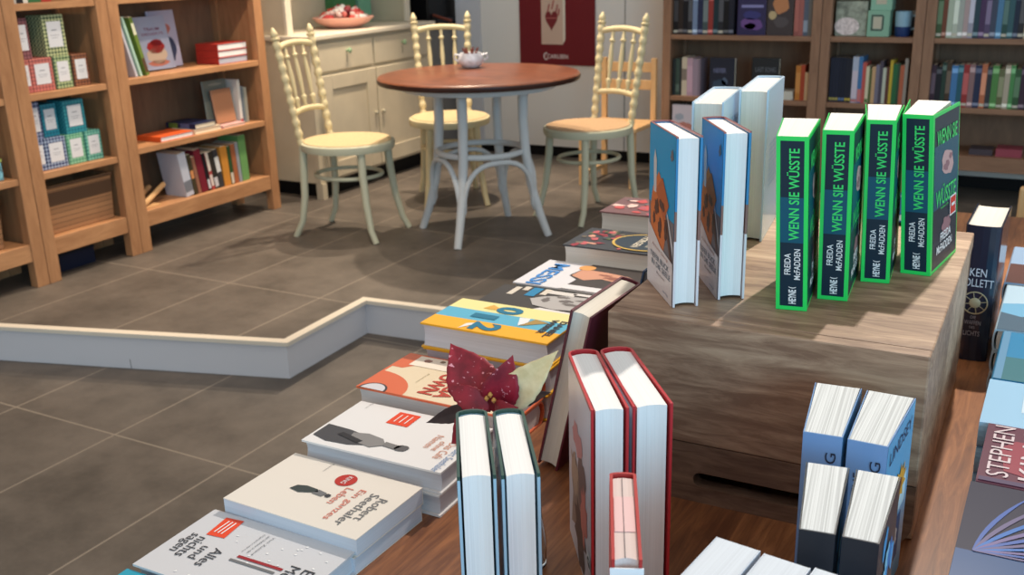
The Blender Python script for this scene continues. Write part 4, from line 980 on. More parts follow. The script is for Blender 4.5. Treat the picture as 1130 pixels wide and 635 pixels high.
# orange circle novel
OC = mat((214, 104, 66), .35, .5, .3)
def mk(k, top):
    b = Book('hardcover_book', 'cream and orange novel with red capital letters, upper of two' if top else 'cream and orange novel lying beneath its twin, orange spine edge', 'book', 'two cream and orange novels', .137, .222, .036, OC, pagemat((214, 210, 208)), hard=True, round_=.011)
    if top:
        b.rect('front', .03, .985, .02, .985, mat((226, 208, 178), .35, .5, .3), lvl=1)
        b.poly('front', [(.02, .005), (.40, .005), (.40, .10), (.22, .20), (.02, .24)], OC, lvl=2)
        pts = [(1.0, .005)]+[(1.0-.46*math.sin(math.radians(a)), .005+.34*math.cos(math.radians(a))) for a in range(0, 91, 9)]
        b.poly('front', pts, OC, lvl=2)
        pts = [(1.0, .07)]+[(1.0-.16*math.sin(math.radians(a)), .12+.10*math.cos(math.radians(a))) for a in range(0, 181, 15)]
        b.poly('front', pts, DK, lvl=3, name='round_picture'); pts = [(1.0, .08)]+[(1.0-.14*math.sin(math.radians(a)), .12+.085*math.cos(math.radians(a))) for a in range(0, 181, 15)]
        b.poly('front', pts, mat((206, 204, 208), .5), lvl=4, name='round_picture')
        b.rect('front', .04, .30, .11, .42, mat((236, 222, 206), .5), name='sticker', lvl=4)
        b.blob('front', .14, .2, .04, .03, mat((150, 110, 100), .5), lvl=5, name='sticker'); b.blob('front', .10, .3, .03, .02, mat((130, 110, 90), .5), lvl=5, name='sticker')
        REDL = mat((184, 70, 56), .5)
        b.text('front', 'MEGA', .62, .58, .56, .11, REDL, bold=.03, lvl=5); b.text('front', 'TOWN', .55, .46, .66, .11, REDL, bold=.03, lvl=5)
        b.text('front', 'Roman', .55, .32, .24, .012, mat((150, 140, 110), .5), name='subtitle_lettering', rot=0, lvl=5)
    return b
pile(2, T, .036, mk, -.836, 1.036, .3)
# 012
def mk(k, top):
    b = Book('hardcover_book', ['lowest of three yellow-edged books marked 012', 'middle of three yellow-edged books marked 012', 'book with cream, blue and yellow bands and the digits 0 1 2, topmost of three'][k], 'book', 'three yellow-banded digit books', .123, .213, .0395, mat((232, 176, 46), .35, .5, .3), pagemat((206, 208, 216)), hard=True, round_=.008)
    if top:
        CY = mat((238, 226, 156), .4, .5, .2); CB = mat((92, 176, 206), .4, .5, .2); TL = mat((40, 116, 146), .5)
        b.rect('front', 0, .33, .002, .998, CY); b.rect('front', .33, .66, .002, .998, CB); b.rect('front', .66, .995, .002, .998, mat((246, 176, 42), .4, .5, .2))
        b.text('front', '0', .20, .47, .25, .21, TL, bold=.05, lvl=5)
        b.text('front', '1', .50, .36, .14, .20, TL, bold=.03, lvl=5)
        b.text('front', '2', .82, .47, .26, .22, TL, bold=.04, lvl=5)
        b.poly('front', [(.08, .30), (.24, .26), (.22, .42)], mat((222, 170, 80), .4), lvl=4); b.poly('front', [(.26, .30), (.06, .40), (.22, .44)], mat((240, 210, 120), .4), lvl=3)
        b.poly('front', [(.62, .66), (.36, .60), (.34, .68), (.48, .70)], mat((232, 232, 232), .4), lvl=4); b.poly('front', [(.62, .67), (.34, .72), (.40, .84)], mat((170, 140, 80), .4), lvl=4)
        b.poly('front', [(.98, .30), (.78, .38), (.72, .38), (.80, .31)], mat((230, 230, 226), .4), lvl=4)
        b.text('front', 'DANIEL', .55, .93, .56, .05, DK, name='author_lettering', bold=.04, lvl=5); b.text('front', 'WISSER', .50, .86, .50, .05, DK, name='author_lettering', bold=.04, lvl=5)
    return b
pile(3, T, .0395, mk, -.822, 1.186, .2)
# two football books
CHAR = mat((62, 58, 56), .35, .5, .3)
def mk(k, top):
    b = Book('hardcover_book', ['lowest football biography with a black and white portrait, under its copies', 'middle football biography with a black and white portrait', 'dark football biography with a black and white portrait, topmost, behind the digits book'][k], 'book', 'three dark football biographies', .135, .222, .0335, CHAR, PAGES, hard=True)
    if top:
        b.rect('front', .02, .14, .40, .62, mat((216, 210, 204), .5), lvl=2); b.rect('front', 0, .08, .60, .995, mat((222, 216, 212), .5), lvl=2)
        b.rect('front', .05, .35, .12, .17, mat((214, 204, 190), .5), lvl=3); b.rect('front', -.0, .32, .26, .34, mat((46, 130, 174), .5), lvl=3); b.rect('front', 0, .14, .19, .24, mat((214, 204, 190), .5), lvl=3); b.rect('front', .0, .22, .36, .41, mat((214, 204, 190), .5), lvl=3)
        b.poly('front', [(.40, .34), (.60, .42), (.66, .60), (.60, .80), (.48, .98), (.20, .98), (.12, .80), (.16, .56), (.26, .42)], mat((178, 174, 172), .5), name='portrait_picture', lvl=4)
        for k2, (u, v, ru, rv) in enumerate(((.34, .62, .05, .05), (.44, .70, .04, .09), (.26, .74, .03, .07), (.38, .46, .08, .03), (.50, .86, .05, .08), (.22, .56, .04, .06))): b.blob('front', u, v, ru, rv, mat((112, 106, 104), .5), seed=k2+2, jag=.3, lvl=5, name='portrait_picture')
        b.poly('front', [(.66, .50), (.995, .34), (.995, .995), (.72, .99)], mat((222, 218, 216), .5), lvl=4)
    return b
pile(3, T, .0335, mk, -.822, 1.316, .6)
def mk(k, top):
    b = Book('hardcover_book', ['lowest football biography beneath the white shirt cover', 'middle football biography beneath the white shirt cover', 'football biography lettered MESSI in blue, topmost of its pile'][k], 'book', 'three biographies with the white shirt', .145, .215, .0345, mat((226, 224, 228), .3, .5, .3), PAGES, hard=True)
    if top:
        b.poly('front', [(.0, .40), (.5, .34), (.62, .44), (.995, .42), (.995, .995), (0, .995)], mat((70, 64, 62), .4, .4, .2), lvl=2)
        b.poly('front', [(.22, .38), (.50, .36), (.62, .50), (.50, .62), (.60, .86), (.46, .95), (.30, .80), (.24, .60)], mat((206, 150, 124), .5), name='player_picture', lvl=3)
        for k2, (u, v, ru, rv) in enumerate(((.44, .70, .05, .08), (.36, .62, .03, .06), (.50, .86, .05, .05))): b.blob('front', u, v, ru, rv, mat((150, 96, 80), .5), seed=k2+5, jag=.3, lvl=4, name='player_picture')
        b.blob('front', .16, .40, .10, .07, mat((222, 160, 96), .5), n=20, jag=.05, lvl=4)
        b.poly('front', [(.84, .40), (.995, .40), (.995, .99), (.84, .97)], mat((224, 220, 222), .5), lvl=5)
        b.text('front', 'MESSI', .56, .17, .84, .14, mat((66, 136, 206), .4), bold=.02, lvl=6)
    return b
pile(3, T, .0345, mk, -.812, 1.457, .3)
# ring pile and pink pile
def mk(k, top):
    b = Book('hardcover_book', ['lowest dark floral novel with a gold ring cover, bottom of pile', 'middle dark floral novel in the gold ring pile', 'dark floral novel with a gold ring on the cover, topmost'][k], 'book', 'three dark floral novels', .130, .205, .0445, mat((58, 62, 68), .3, .5, .3), PAGES, hard=True)
    if top:
        for k2 in range(40):
            rr = random.Random(k2+50); cc = rr.choice([(150, 60, 70), (206, 150, 130), (90, 100, 70), (190, 96, 100), (120, 110, 96), (70, 80, 84)])
            b.blob('front', rr.uniform(.06, .94), rr.uniform(.03, .38) if k2 < 26 else rr.uniform(.3, .95), rr.uniform(.03, .08), rr.uniform(.02, .05), mat(cc, .5), seed=k2, jag=.3, n=10, lvl=2+k2*.1)
        pts = [(.5+.42*math.cos(2*PI*q/40), .66+.30*math.sin(2*PI*q/40)) for q in range(40)]
        b.poly('front', pts, mat((206, 172, 90), .4), lvl=7, name='ring_picture'); pts = [(.5+.38*math.cos(2*PI*q/40), .66+.275*math.sin(2*PI*q/40)) for q in range(40)]
        b.poly('front', pts, mat((48, 62, 74), .4), lvl=8, name='ring_picture')
        b.text('front', 'MORGEN', .5, .62, .56, .07, mat((216, 206, 186), .5), bold=.02, lvl=10); b.text('front', 'NACHT', .5, .74, .5, .07, mat((216, 206, 186), .5), bold=.02, lvl=10)
    return b
pile(3, T, .0445, mk, -.790, 1.608, 0)
def mk(k, top):
    b = Book('hardcover_book', ['bottom copy of the pink floral novel, farthest pile', 'second copy of the pink floral novel, farthest pile', 'third copy of the pink floral novel, farthest pile', 'pink and grey floral novel, topmost of the farthest pile'][k], 'book', 'pink floral novels in the farthest pile', .130, .21, .0405, mat((120, 84, 86), .3, .5, .3), PAGES, hard=True)
    if top:
        for k2 in range(44):
            rr = random.Random(k2+90); cc = rr.choice([(206, 110, 116), (190, 84, 84), (226, 190, 180), (110, 96, 98), (232, 226, 226), (170, 90, 100)])
            b.blob('front', rr.uniform(.06, .94), rr.uniform(.04, .96), rr.uniform(.04, .12), rr.uniform(.03, .07), mat(cc, .5), seed=k2, jag=.3, n=10, lvl=2+k2*.1)
    return b
pile(4, T, .0405, mk, -.785, 1.755, 0)
# teal corner, nearest left
b = Book('paperback_book', 'turquoise book corner at the bottom left, beside the speckled cover', 'book', None, .12, .19, .022, mat((24, 150, 176), .3, .5, .4), PAGES, hard=False)
b.blob('front', .4, .5, .3, .3, mat((60, 176, 196), .3), seed=3); flat_spine_back(b, -.832, .506, T+.0005, 1.5)

# ------------------------------------------------------------------ leaning books against the crate
def leaning(label, x, y, w_, h_, t, cover, deg, pages, rz=-1.4, case=None):
    b = Book('hardcover_book', label, 'book', None, w_, h_, t, cover, pages, hard=True, round_=.004)
    d = Vector((-math.sin(math.radians(rz)), math.cos(math.radians(rz)), 0)); r_ = Vector((math.cos(math.radians(rz)), math.sin(math.radians(rz)), 0))
    up = (UP*math.cos(math.radians(deg))+r_*math.sin(math.radians(deg))).normalized()
    nrm = (-d).cross(up)          # local z = cover normal, towards the left
    # local z axis = X x Y ; X=-d, Y=up -> points to -r side
    o = Vector((x, y, 0))+d*w_-nrm*0; b.place(Vector((0, 0, 0)), -d, up)
    Zv = (-d).cross(up)
    o = Vector((x, y, T+.001))+d*w_ - Zv*t
    # keep lowest corner on the table
    low = min(0, (-Zv*t).z, 0); zs = [0, (Zv*t).z]; o.z = T+.001-min(zs)
    return b.place(o, -d, up)
leaning('dark red hardcover leaning against the left side of the crate', -.5600, 1.058, .148, .226, .029, mat((96, 34, 48), .35, .5, .3), 13.0, pagemat((222, 214, 200)))
leaning('dark blue hardcover leaning against the crate behind the red one', -.5500, 1.275, .14, .215, .026, mat((32, 66, 104), .35, .5, .3), 13.0, pagemat((130, 134, 140)))

# ------------------------------------------------------------------ upright hardcovers in the foreground
GRN = mat((34, 74, 66), .35, .5, .3)
def jacket(b, left, right, m=None):
    pass
for i, (lab, x, y, rz, h_) in enumerate([('hardcover with a dark green edge standing nearest, left one of two', -.432, .668, 32.8, .209), ('hardcover with a dark green edge, right one of two beside the poinsettia', -.401, .692, 33.8, .206)]):
    b = Book('hardcover_book', lab, 'book', 'two green-edged hardcovers', .130, h_, .0315, stepmat([(0, (160, 196, 216)), (h_-.0045, (34, 74, 66))]), PAGEW, hard=True, fan=-.03, ofan=.09, round_=.008)
    b.rect('front', .03, .999, .0, .978, mat((176, 206, 222), .25, .5, .4), name='dust_jacket'); b.rect('back', .0, .97, .0, .978, mat((176, 206, 222), .25, .5, .4), name='dust_jacket')
    upright_fore(b, x, y, T+.0005, rz)
REDC = mat((186, 48, 54), .35, .5, .3)
for i, (lab, x, y, rz, h_, t) in enumerate([('tall hardcover with a red edge standing before the crate, left one of two', -.372, .819, 34.9, .221, .034), ('tall hardcover with a red edge standing before the crate, right one of two', -.3415, .851, 37.1, .2175, .037)]):
    b = Book('hardcover_book', lab, 'book', 'two red-edged tall hardcovers', .150, h_, t, REDC, PAGEW, hard=True, fan=-.03, ofan=.10, round_=.009)
    J = mat((204, 204, 214), .3, .5, .3)
    b.rect('front', .02, .985, .0, .985, J, name='dust_jacket')
    for k2, (u, v, ru, rv, cc) in enumerate(((.45, .30, .30, .22, (150, 128, 116)), (.62, .48, .18, .16, (112, 92, 90)), (.55, .20, .22, .16, (90, 74, 72)), (.40, .66, .20, .08, (196, 130, 130)), (.70, .36, .12, .14, (206, 120, 110)), (.3, .44, .16, .10, (176, 150, 130)))): b.blob('front', u, v, ru, rv, mat(cc, .4), seed=k2+20, jag=.35, lvl=2+k2*.3, name='jacket_picture')
    b.rect('front', .84, .985, .16, .24, WHT, name='barcode_panel', lvl=5); b.text('front', 'G', .92, .2, .10, .05, DK, name='lettering', bold=.04, lvl=7)
    b.rect('back', .01, .97, .0, .985, J, name='dust_jacket'); b.rect('back', .01, .97, .45, .62, mat((70, 120, 180), .4), name='dust_jacket', lvl=2)
    upright_fore(b, x, y, T+.0005, rz)
b = Book('hardcover_book', 'small red-edged hardcover in clear wrap standing before the tall pair', 'book', None, .133, .203, .0235, mat((176, 56, 54), .35, .5, .3), pagemat((222, 204, 200)), hard=True, round_=.003)
O, U, V, N = (0, 0, 0), 0, 0, 0
b.rect('front', .02, .98, .02, .98, mat((206, 90, 84), .4), name='dust_jacket')
mb = MB(); mb.box(.035, .090, .2003, .2007, .0032, .0203); mb.build('page_stripe', mat((226, 190, 190), .6), b.root)
mb = MB(); mb.box(.003, .128, .2008, .2011, .0125, .0130); mb.build('page_gap', mat((90, 80, 84), .6), b.root)
mb = MB(); mb.box(.1335, .1345, .001, .196, -.0012, .0247)
mb.build('clear_wrap', mat((236, 240, 246), .08, .6, 1), b.root)
upright_fore(b, -.266, .619, T+.0005, 24.1)
# spine-out pairs in front of the crate
BLU = mat((112, 148, 196), .35, .5, .3); BLF = mat((96, 176, 222), .3, .5, .3); FAN = pagemat((222, 226, 228), dens=900, con=.84)
for i, (lab, x, y, rz, t, fan) in enumerate([('pale blue paperback with spine to the viewer before the crate, left one', -.1900, .9045, 5.2, .0365, .26), ('pale blue paperback with a yellow flower cover before the crate, right one', -.1490, .9065, -.4, .0365, .28)]):
    b = Book('paperback_book', lab, 'book', 'two pale blue paperbacks before the crate', .123, .199, t, BLU, FAN, hard=False, fan=fan, ofan=fan+.04)
    b.text('spine', 'THE', .775, .66, .12, .26, mat((34, 40, 60), .5), name='spine_lettering', lvl=4); b.text('spine', 'LIVING', .775, .27, .27, .27, mat((34, 40, 60), .5), name='spine_lettering', lvl=4)
    b.rect('front', .01, .995, .005, .995, BLF); b.rect('front', .1, .9, .45, .62, mat((196, 226, 240), .4), lvl=2)
    b.text('front', 'LINDSEY', .5, .90, .8, .07, mat((28, 60, 96), .5), name='author_lettering', lvl=4)
    pts = []
    for k in range(20): a = 2*PI*k/20; q = 1 if k % 2 else .6; pts.append((.62+.24*q*math.cos(a), .62+.12*q*math.sin(a)))
    b.poly('front', pts, mat((222, 160, 60), .5), name='flower_picture', lvl=5); b.blob('front', .62, .62, .07, .035, mat((150, 90, 40), .5), name='flower_picture', lvl=6)
    b.rect('front', .2, .8, .15, .42, mat((40, 90, 140), .5), lvl=3); b.blob('front', .5, .3, .2, .08, WHT, lvl=4)
    upright_spine(b, x, y, T+.0005, rz)
BLK = mat((26, 32, 42), .35, .5, .3)
for i, (lab, x, y, rz, t, fan) in enumerate([('black paperback with spine to the viewer, left one of the front pair', -.1545, .745, 8.3, .0285, .30), ('black paperback with a blue floral cover, right one of the front pair', -.1210, .749, 3.4, .0285, .30)]):
    b = Book('paperback_book', lab, 'book', 'two black paperbacks in front', .119, .190, t, BLK, FAN, hard=False, fan=fan, ofan=fan+.04)
    b.text('spine', 'MEER', .60, .5, .28, .34, WHT, name='spine_lettering', bold=.02, lvl=4)
    for k2 in range(14):
        rr = random.Random(k2+7); cc = [(40, 120, 196), (70, 160, 220), (140, 200, 230), (20, 60, 110)][k2 % 4]
        b.blob('front', rr.uniform(.2, .85), rr.uniform(.1, .9), .10, .07, mat(cc, .4), seed=k2, jag=.4, n=10, lvl=2+k2*.2)
    upright_spine(b, x, y, T+.0005, rz)
# white tops at the bottom edge
for i, (lab, x, y, h_) in enumerate([('white-topped upright book at the bottom edge, left of three', -.2250, .5875, .190), ('white-topped upright book at the bottom edge, middle of three', -.1845, .5810, .190), ('white-topped upright book at the bottom edge, right of three', -.1445, .5790, .190)]):
    b = Book('paperback_book', lab, 'book', 'three white-topped upright books', .118, h_, .0375, mat((196, 206, 220), .3, .5, .3), pagemat((214, 222, 232)), hard=False)
    b.rect('front', .1, .9, .2, .8, mat((120, 150, 190), .4))
    upright_spine(b, x, y, T+.0005, -7.0)
# Follett
b = Book('hardcover_book', 'thick dark blue hardcover by KEN FOLLETT standing right of the crate', 'book', None, .150, .222, .052, mat((26, 36, 56), .15, .6, .6), pagemat((224, 218, 206)), hard=True, round_=.006)
b.text('spine', 'KEN', .615, .45, .17, .055, mat((206, 214, 230), .4), name='dummy') if False else None
def sp(st, v, u, wd, ht, m, nme='spine_lettering'):     # lettering across the spine
    O = (-.0072, 0, 0); return put_text(b.root, nme, st, O, (0, 0, 1), (0, 1, 0), (-1, 0, 0), u, v, wd, ht, m, eps=.0012, bold=.0)
SIL = mat((206, 212, 224), .4)
sp('KEN', .148, .026, .024, .013, SIL); sp('FOLLETT', .131, .026, .047, .013, SIL)
sp('DIE', .074, .026, .008, .005, mat((150, 156, 170), .4)); sp('WAFFEN', .065, .026, .024, .007, mat((150, 156, 170), .4)); sp('DES', .057, .026, .008, .004, mat((150, 156, 170), .4)); sp('LICHTS', .047, .026, .024, .008, mat((150, 156, 170), .4))
mb = MB(); GOLD = mat((170, 158, 128), .4)
mb.tube([(-.0088, .098+.018*math.sin(2*PI*k/36), .026+.018*math.cos(2*PI*k/36)) for k in range(36)], .0010, n=6, closed=True)
for k in range(8): a = 2*PI*k/8+.2; mb.tube([(-.0088, .098+.008*math.sin(a), .026+.008*math.cos(a)), (-.0088, .098+.0175*math.sin(a), .026+.0175*math.cos(a))], .0006, n=5)
mb.lathe([(.0085, 0), (.0075, .0008), (.001, .0012)], n=14, base=(-.0084, .098, .026), axis=(-1, 0, 0)); mb.build('wheel_emblem', GOLD, b.root, smooth=True)
upright_spine(b, -.127, 1.685, T+.0005, -1.0)

# ------------------------------------------------------------------ right-hand piles (piles reach z .76)
ZR = .76
def rpile(n, make, x, y, rot, w_, h_):
    t = (ZR-T)/n-.0006
    for k in range(n):
        b = make(k, k == n-1, t)
        if rot == 90:    # head towards -x, spine near the viewer: local x -> +y, local y -> -x
            b.place(Vector((x+h_, y, T+.0005+k*(t+.0005))), Vector((0, 1, 0)), Vector((-1, 0, 0)))
        else:
            b.place(Vector((x, y, T+.0005+k*(t+.0005))), Vector((1, 0, 0)), Vector((0, 1, 0)))
# nearest: feather fan
def mk(k, top, t):
    b = Book('hardcover_book', ['bottom copy of the feather-cover novel, right foreground', 'middle copy of the feather-cover novel, right foreground', 'dark violet novel with blue feather strokes, topmost in the right foreground'][k], 'book', 'three feather-cover novels', .20, .215, t, mat((28, 30, 56), .45, .3, 0), PAGES)
    if top:
        b.rect('front', .0, .30, .002, .998, mat((24, 70, 120), .3, .5, .3), lvl=1)
        for q in range(10):
            a = math.radians(6+9*q); L = .62; u0, v0 = .30, .93; pts = []; bk_ = []
            for s_ in range(9):
                f = s_/8; ang = a+.5*f*f*(1 if q > 4 else .6)
                uu = u0+L*f*math.sin(PI/2-a)*(1-.15*f*(q > 6)); vv = v0-.62*f*math.sin(a)-.12*f*f
                wd = .0065*math.sin(PI*min(1, f*.9+.08))+.002
                pts.append((min(.99, uu+wd), vv+wd)); bk_.append((min(.985, uu-wd), vv-wd))
            b.poly('front', pts+bk_[::-1], mat([(50, 86, 160), (92, 84, 124), (34, 100, 176), (104, 92, 140)][q % 4], .4), name='feather_picture', lvl=3+q*.2)
        b.text('front', 'KARIN SLAUGHTER', .52, .60, .9, .10, mat((206, 220, 236), .4), name='author_lettering', bold=.03, lvl=6)
    return b
rpile(3, mk, -.047, .860, 90, .20, .215)
def mk(k, top, t):
    b = Book('hardcover_book', ['bottom copy of the maroon novel, right-hand row', 'middle copy of the maroon novel, right-hand row', 'maroon novel with author STEPHEN KING in tall letters, topmost in its pile'][k], 'book', 'three maroon novels', .148, .22, t, mat((92, 38, 62), .3, .5, .3), PAGES)
    if top:
        b.blob('front', .45, .82, .3, .1, mat((140, 46, 66), .4), seed=3); b.blob('front', .7, .7, .2, .1, mat((120, 44, 70), .4), seed=6); b.rect('front', 0, .06, .003, .99, mat((66, 46, 84), .4), lvl=2)
        LT = mat((206, 190, 196), .4)
        b.text('front', 'STEPHEN', .53, .915, .88, .10, LT, name='author_lettering', lvl=5); b.text('front', 'KING', .53, .76, .86, .13, LT, name='author_lettering', lvl=5)
    return b
rpile(3, mk, -.043, 1.067, 90, .148, .22)
def mk(k, top, t):
    b = Book('hardcover_book', ['bottom copy of the pale blue novel, right-hand row', 'middle copy of the pale blue novel, right-hand row', 'pale blue novel with author KARIN SLAUGHTER in thin letters, topmost in its pile'][k], 'book', 'three pale blue novels', .135, .21, t, mat((150, 194, 226), .3, .5, .3), PAGES)
    if top:
        b.rect('front', .3, .98, .45, .80, mat((196, 216, 232), .4), lvl=2)
        b.text('front', 'KARIN', .42, .74, .50, .08, mat((96, 140, 176), .4), name='author_lettering', lvl=5); b.text('front', 'SLAUGHTER', .52, .60, .90, .09, mat((110, 136, 156), .4), name='author_lettering', lvl=5)
    return b
rpile(3, mk, -.053, 1.219, 90, .135, .21)
def mk(k, top, t):
    b = Book('hardcover_book', ['bottom copy of the teal novel, right-hand row', 'middle copy of the teal novel, right-hand row', 'teal blue novel with a torn white paper panel, topmost in its pile'][k], 'book', 'three teal novels', .135, .188, t, mat((34, 128, 176), .3, .5, .3), PAGES, round_=.003)
    if top:
        b.rect('front', 0, .4, .0, .45, mat((48, 110, 122), .4), lvl=2); b.blob('front', .5, .8, .3, .12, mat((60, 160, 206), .4), seed=4, lvl=2); b.rect('front', 0, .07, .003, .997, mat((90, 140, 176), .4), lvl=3)
        pts = [(.99, .62), (.62, .60), (.60, .55), (.54, .50), (.52, .42), (.46, .36), (.44, .26), (.38, .20), (.40, .10), (.34, .0), (.99, 0)]
        b.poly('front', pts, mat((214, 220, 224), .5), name='torn_paper_picture', lvl=4)
        O_, U_, V_, N_ = b.front(); put_text(b.root, 'author_lettering', 'KAREN ASHER', O_, U_, V_, N_, .115, .07, .13, .016, mat((50, 90, 96), .4), rot=90, eps=.0012)
    return b
rpile(3, mk, -.050, 1.358, 0, .135, .188)
def mk(k, top, t):
    b = Book('hardcover_book', ['bottom copy of the misty mountain novel, right-hand row', 'middle copy of the misty mountain novel, right-hand row', 'pale blue misty mountain novel with a pink mark, topmost in its pile'][k], 'book', 'three misty mountain novels', .14, .225, t, mat((186, 214, 232), .3, .5, .3), PAGES, round_=.003)
    if top:
        b.poly('front', [(0, .0), (.995, .0), (.995, .55), (.6, .48), (.3, .62), (0, .55)], mat((110, 170, 206), .4), lvl=2); b.poly('front', [(0, 0), (.995, 0), (.995, .3), (.5, .36), (.2, .30), (0, .36)], mat((70, 96, 116), .4), lvl=3)
        b.poly('front', [(.42, .005), (.99, .005), (.99, .6), (.46, .55)], mat((170, 206, 230), .4), lvl=4); b.blob('front', .7, .86, .1, .04, mat((210, 110, 120), .4), lvl=4, seed=4)
    return b
rpile(3, mk, -.061, 1.551, 0, .14, .225)
def mk(k, top, t):
    b = Book('hardcover_book', ['bottom copy of the sky and heath novel, farthest right pile', 'middle copy of the sky and heath novel, farthest right pile', 'novel with pale sky over brown heath, topmost in the farthest right pile'][k], 'book', 'three sky and heath novels', .14, .232, t, mat((150, 176, 206), .3, .5, .3), PAGES, round_=.003)
    if top:
        b.rect('front', 0, .995, .003, .5, mat((92, 58, 52), .4), lvl=2); b.blob('front', .6, .6, .3, .1, mat((206, 214, 226), .4), lvl=3, seed=3)
    return b
rpile(3, mk, -.066, 1.790, 0, .14, .232)
# blue book on the table behind the crate
b = Book('hardcover_book', 'bright blue book standing tilted behind the rightmost green-edged thriller', 'book', None, .15, .22, .02, mat((34, 92, 150), .3, .5, .3), PAGES)
b.text('front', 'MEER', .5, .8, .6, .1, WHT, bold=.02)
b.place(Vector((-.45, 2.45, T+.021)), Vector((1, 0, 0)), Vector((0, .98, .0)))

# ------------------------------------------------------------------ poinsettia
def leaf(name, base, tip, width, droop, m, parent, side=Vector((0, 0, 1)), fold=.25, wav=.0):
    base, tip = Vector(base), Vector(tip); ax = tip-base; L = ax.length; t_ = ax.normalized(); s_ = t_.cross(side).normalized(); n_ = s_.cross(t_).normalized()
    vs = []; nu, nv = 22, 8
    for i in range(nu+1):
        f = i/nu; wd = width*(math.sin(PI*f**.78)**1.1)*(1-.1*f) if 0 < f < 1 else 0
        if 0 < f < 1: wd *= 1+.035*math.sin(i*2.1)
        for j in range(nv+1):
            q = j/nv*2-1
            p = base+t_*(L*f)+s_*(wd*q)+n_*(droop*math.sin(PI*f)+abs(q)*wd*fold+wav*math.sin(9*f+abs(q)*5)*.5*wd*abs(q))
            vs.append(p)
    fs = [(i*(nv+1)+j, i*(nv+1)+j+1, (i+1)*(nv+1)+j+1, (i+1)*(nv+1)+j) for i in range(nu) for j in range(nv)]
    me = bpy.data.meshes.new(name); me.from_pydata([tuple(v-Vector(parent.location)) for v in vs], [], fs); me.materials.append(m)
    for p_ in me.polygons: p_.use_smooth = True
    o = bpy.data.objects.new(name, me); C.objects.link(o); o.parent = parent
    sd = o.modifiers.new('thickness', 'SOLIDIFY'); sd.thickness = .0006
    return o
def leafmat(name, c1, c2, sp, scale=170, thr=.66):
    m = bpy.data.materials.new(name); m.use_nodes = True; nt = m.node_tree; b = nt.nodes['Principled BSDF']; L = nt.links.new
    tc = nt.nodes.new('ShaderNodeTexCoord')
    n = nt.nodes.new('ShaderNodeTexNoise'); n.inputs['Scale'].default_value = 60; n.inputs['Detail'].default_value = 4
    r = nt.nodes.new('ShaderNodeValToRGB'); r.color_ramp.elements[0].position = .35; r.color_ramp.elements[1].position = .65; r.color_ramp.elements[0].color = lin(c1); r.color_ramp.elements[1].color = lin(c2)
    n2 = nt.nodes.new('ShaderNodeTexNoise'); n2.inputs['Scale'].default_value = scale; n2.inputs['Detail'].default_value = 2
    r2 = nt.nodes.new('ShaderNodeValToRGB'); r2.color_ramp.elements[0].position = thr; r2.color_ramp.elements[1].position = thr+.04; r2.color_ramp.elements[0].color = (0, 0, 0, 1); r2.color_ramp.elements[1].color = (1, 1, 1, 1)
    mx = nt.nodes.new('ShaderNodeMix'); mx.data_type = 'RGBA'; mx.inputs['B'].default_value = lin(sp)
    L(tc.outputs['Object'], n.inputs[0]); L(tc.outputs['Object'], n2.inputs[0]); L(n.outputs['Fac'], r.inputs[0]); L(n2.outputs['Fac'], r2.inputs[0])
    L(r.outputs[0], mx.inputs['A']); L(r2.outputs[0], mx.inputs['Factor']); L(mx.outputs['Result'], b.inputs['Base Color']); b.inputs['Roughness'].default_value = .5
    bp = nt.nodes.new('ShaderNodeBump'); bp.inputs['Strength'].default_value = .4; bp.inputs['Distance'].default_value = .002; L(n.outputs['Fac'], bp.inputs['Height']); L(bp.outputs[0], b.inputs['Normal'])
    return m
RL = leafmat('speckled_red_leaf', (118, 14, 34), (158, 26, 48), (226, 150, 160)); CL = leafmat('cream_leaf', (226, 200, 150), (250, 226, 180), (216, 206, 140), 60, .68); DL = leafmat('dark_leaf', (44, 30, 34), (62, 42, 44), (70, 50, 50))
ctr = at(545, 458, .86)
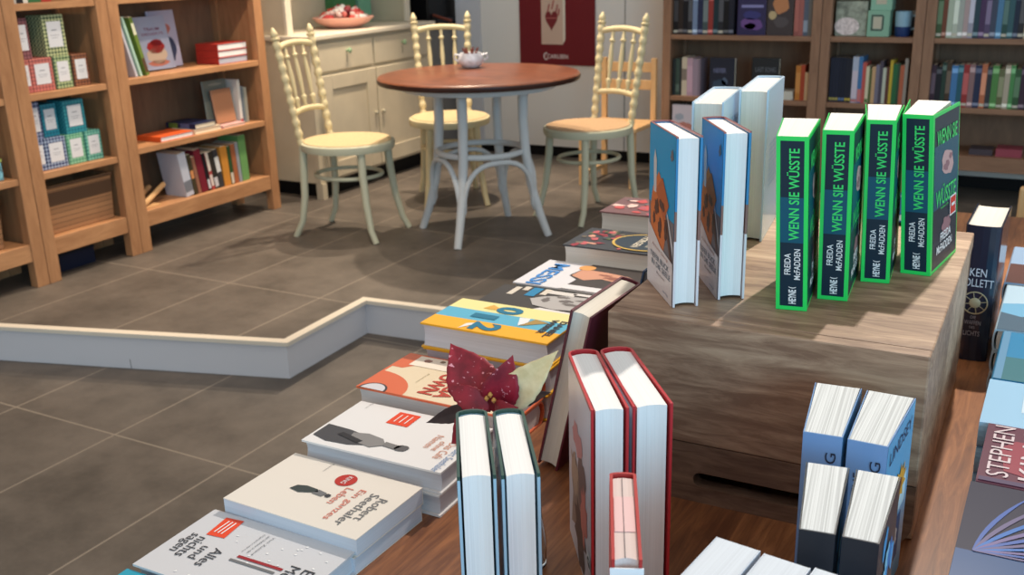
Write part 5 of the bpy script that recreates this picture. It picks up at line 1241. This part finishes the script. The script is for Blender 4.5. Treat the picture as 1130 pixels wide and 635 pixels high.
ps = empty('poinsettia', (ctr.x, ctr.y, T+.001), 'cut poinsettia with speckled red and cream leaves behind the green-edged hardcovers', 'plant')
VD = (CAM-ctr).normalized()
def q_(x, y, Y=.86): return at(x, y, Y)
leaf('red_leaf', q_(541, 455), q_(497, 379, .885), .029, .006, RL, ps, VD, .15)
leaf('red_leaf', q_(544, 455), q_(566, 392, .862), .021, .004, RL, ps, VD, .2)
leaf('red_leaf', q_(540, 452, .85), q_(493, 426, .845), .014, .006, RL, ps, VD, .1)
leaf('red_leaf', q_(538, 458, .85), q_(498, 490, .83), .021, .004, RL, ps, VD, .2)
leaf('red_leaf', q_(546, 456, .855), q_(572, 450, .84), .013, .004, RL, ps, VD, .1)
leaf('cream_leaf', q_(551, 452, .87), q_(616, 387, .87), .020, .006, CL, ps, VD, .2)
leaf('dark_leaf', q_(532, 448, .87), q_(470, 467, .86), .010, .003, DL, ps, VD, .3)
leaf('dark_leaf', q_(560, 445, .875), q_(608, 433, .87), .010, .003, DL, ps, VD, .3)
mb = MB(); off = Vector(ps.location)
for (x_, y_) in ((537, 440), (541, 436), (533, 446), (545, 442)):
    p = q_(x_, y_, .85)-off; mb.lathe([(.001, -.003), (.0028, 0), (.001, .003)], n=8, base=p, axis=(0, 0, 1))
mb.build('flower_bud', mat((206, 150, 80), .5), ps, smooth=True)
vb = Vector((-.466, .856, T))
mb = MB(); mb.tube([ctr-off, (ctr+vb+Vector((0, 0, .15)))/2-off+Vector((0, 0, .02)), vb+Vector((0, 0, .09))-off, vb+Vector((0, 0, .012))-off], .0026, n=8); mb.build('stem', mat((206, 110, 76), .5), ps, smooth=True)
r = empty('glass_vase', (vb.x, vb.y, T+.0005), 'small clear glass vase half hidden behind the green-edged hardcovers', 'vase')
GLS = mat((240, 246, 250), .03, .5, 0, 'clear_glass', trans=1)
mb = MB(); mb.lathe([(.016, 0), (.019, .002), (.020, .03), (.015, .06), (.014, .085), (.0125, .085), (.0132, .06), (.018, .03), (.017, .006)], n=24); mb.build('vase_body', GLS, r, smooth=True)
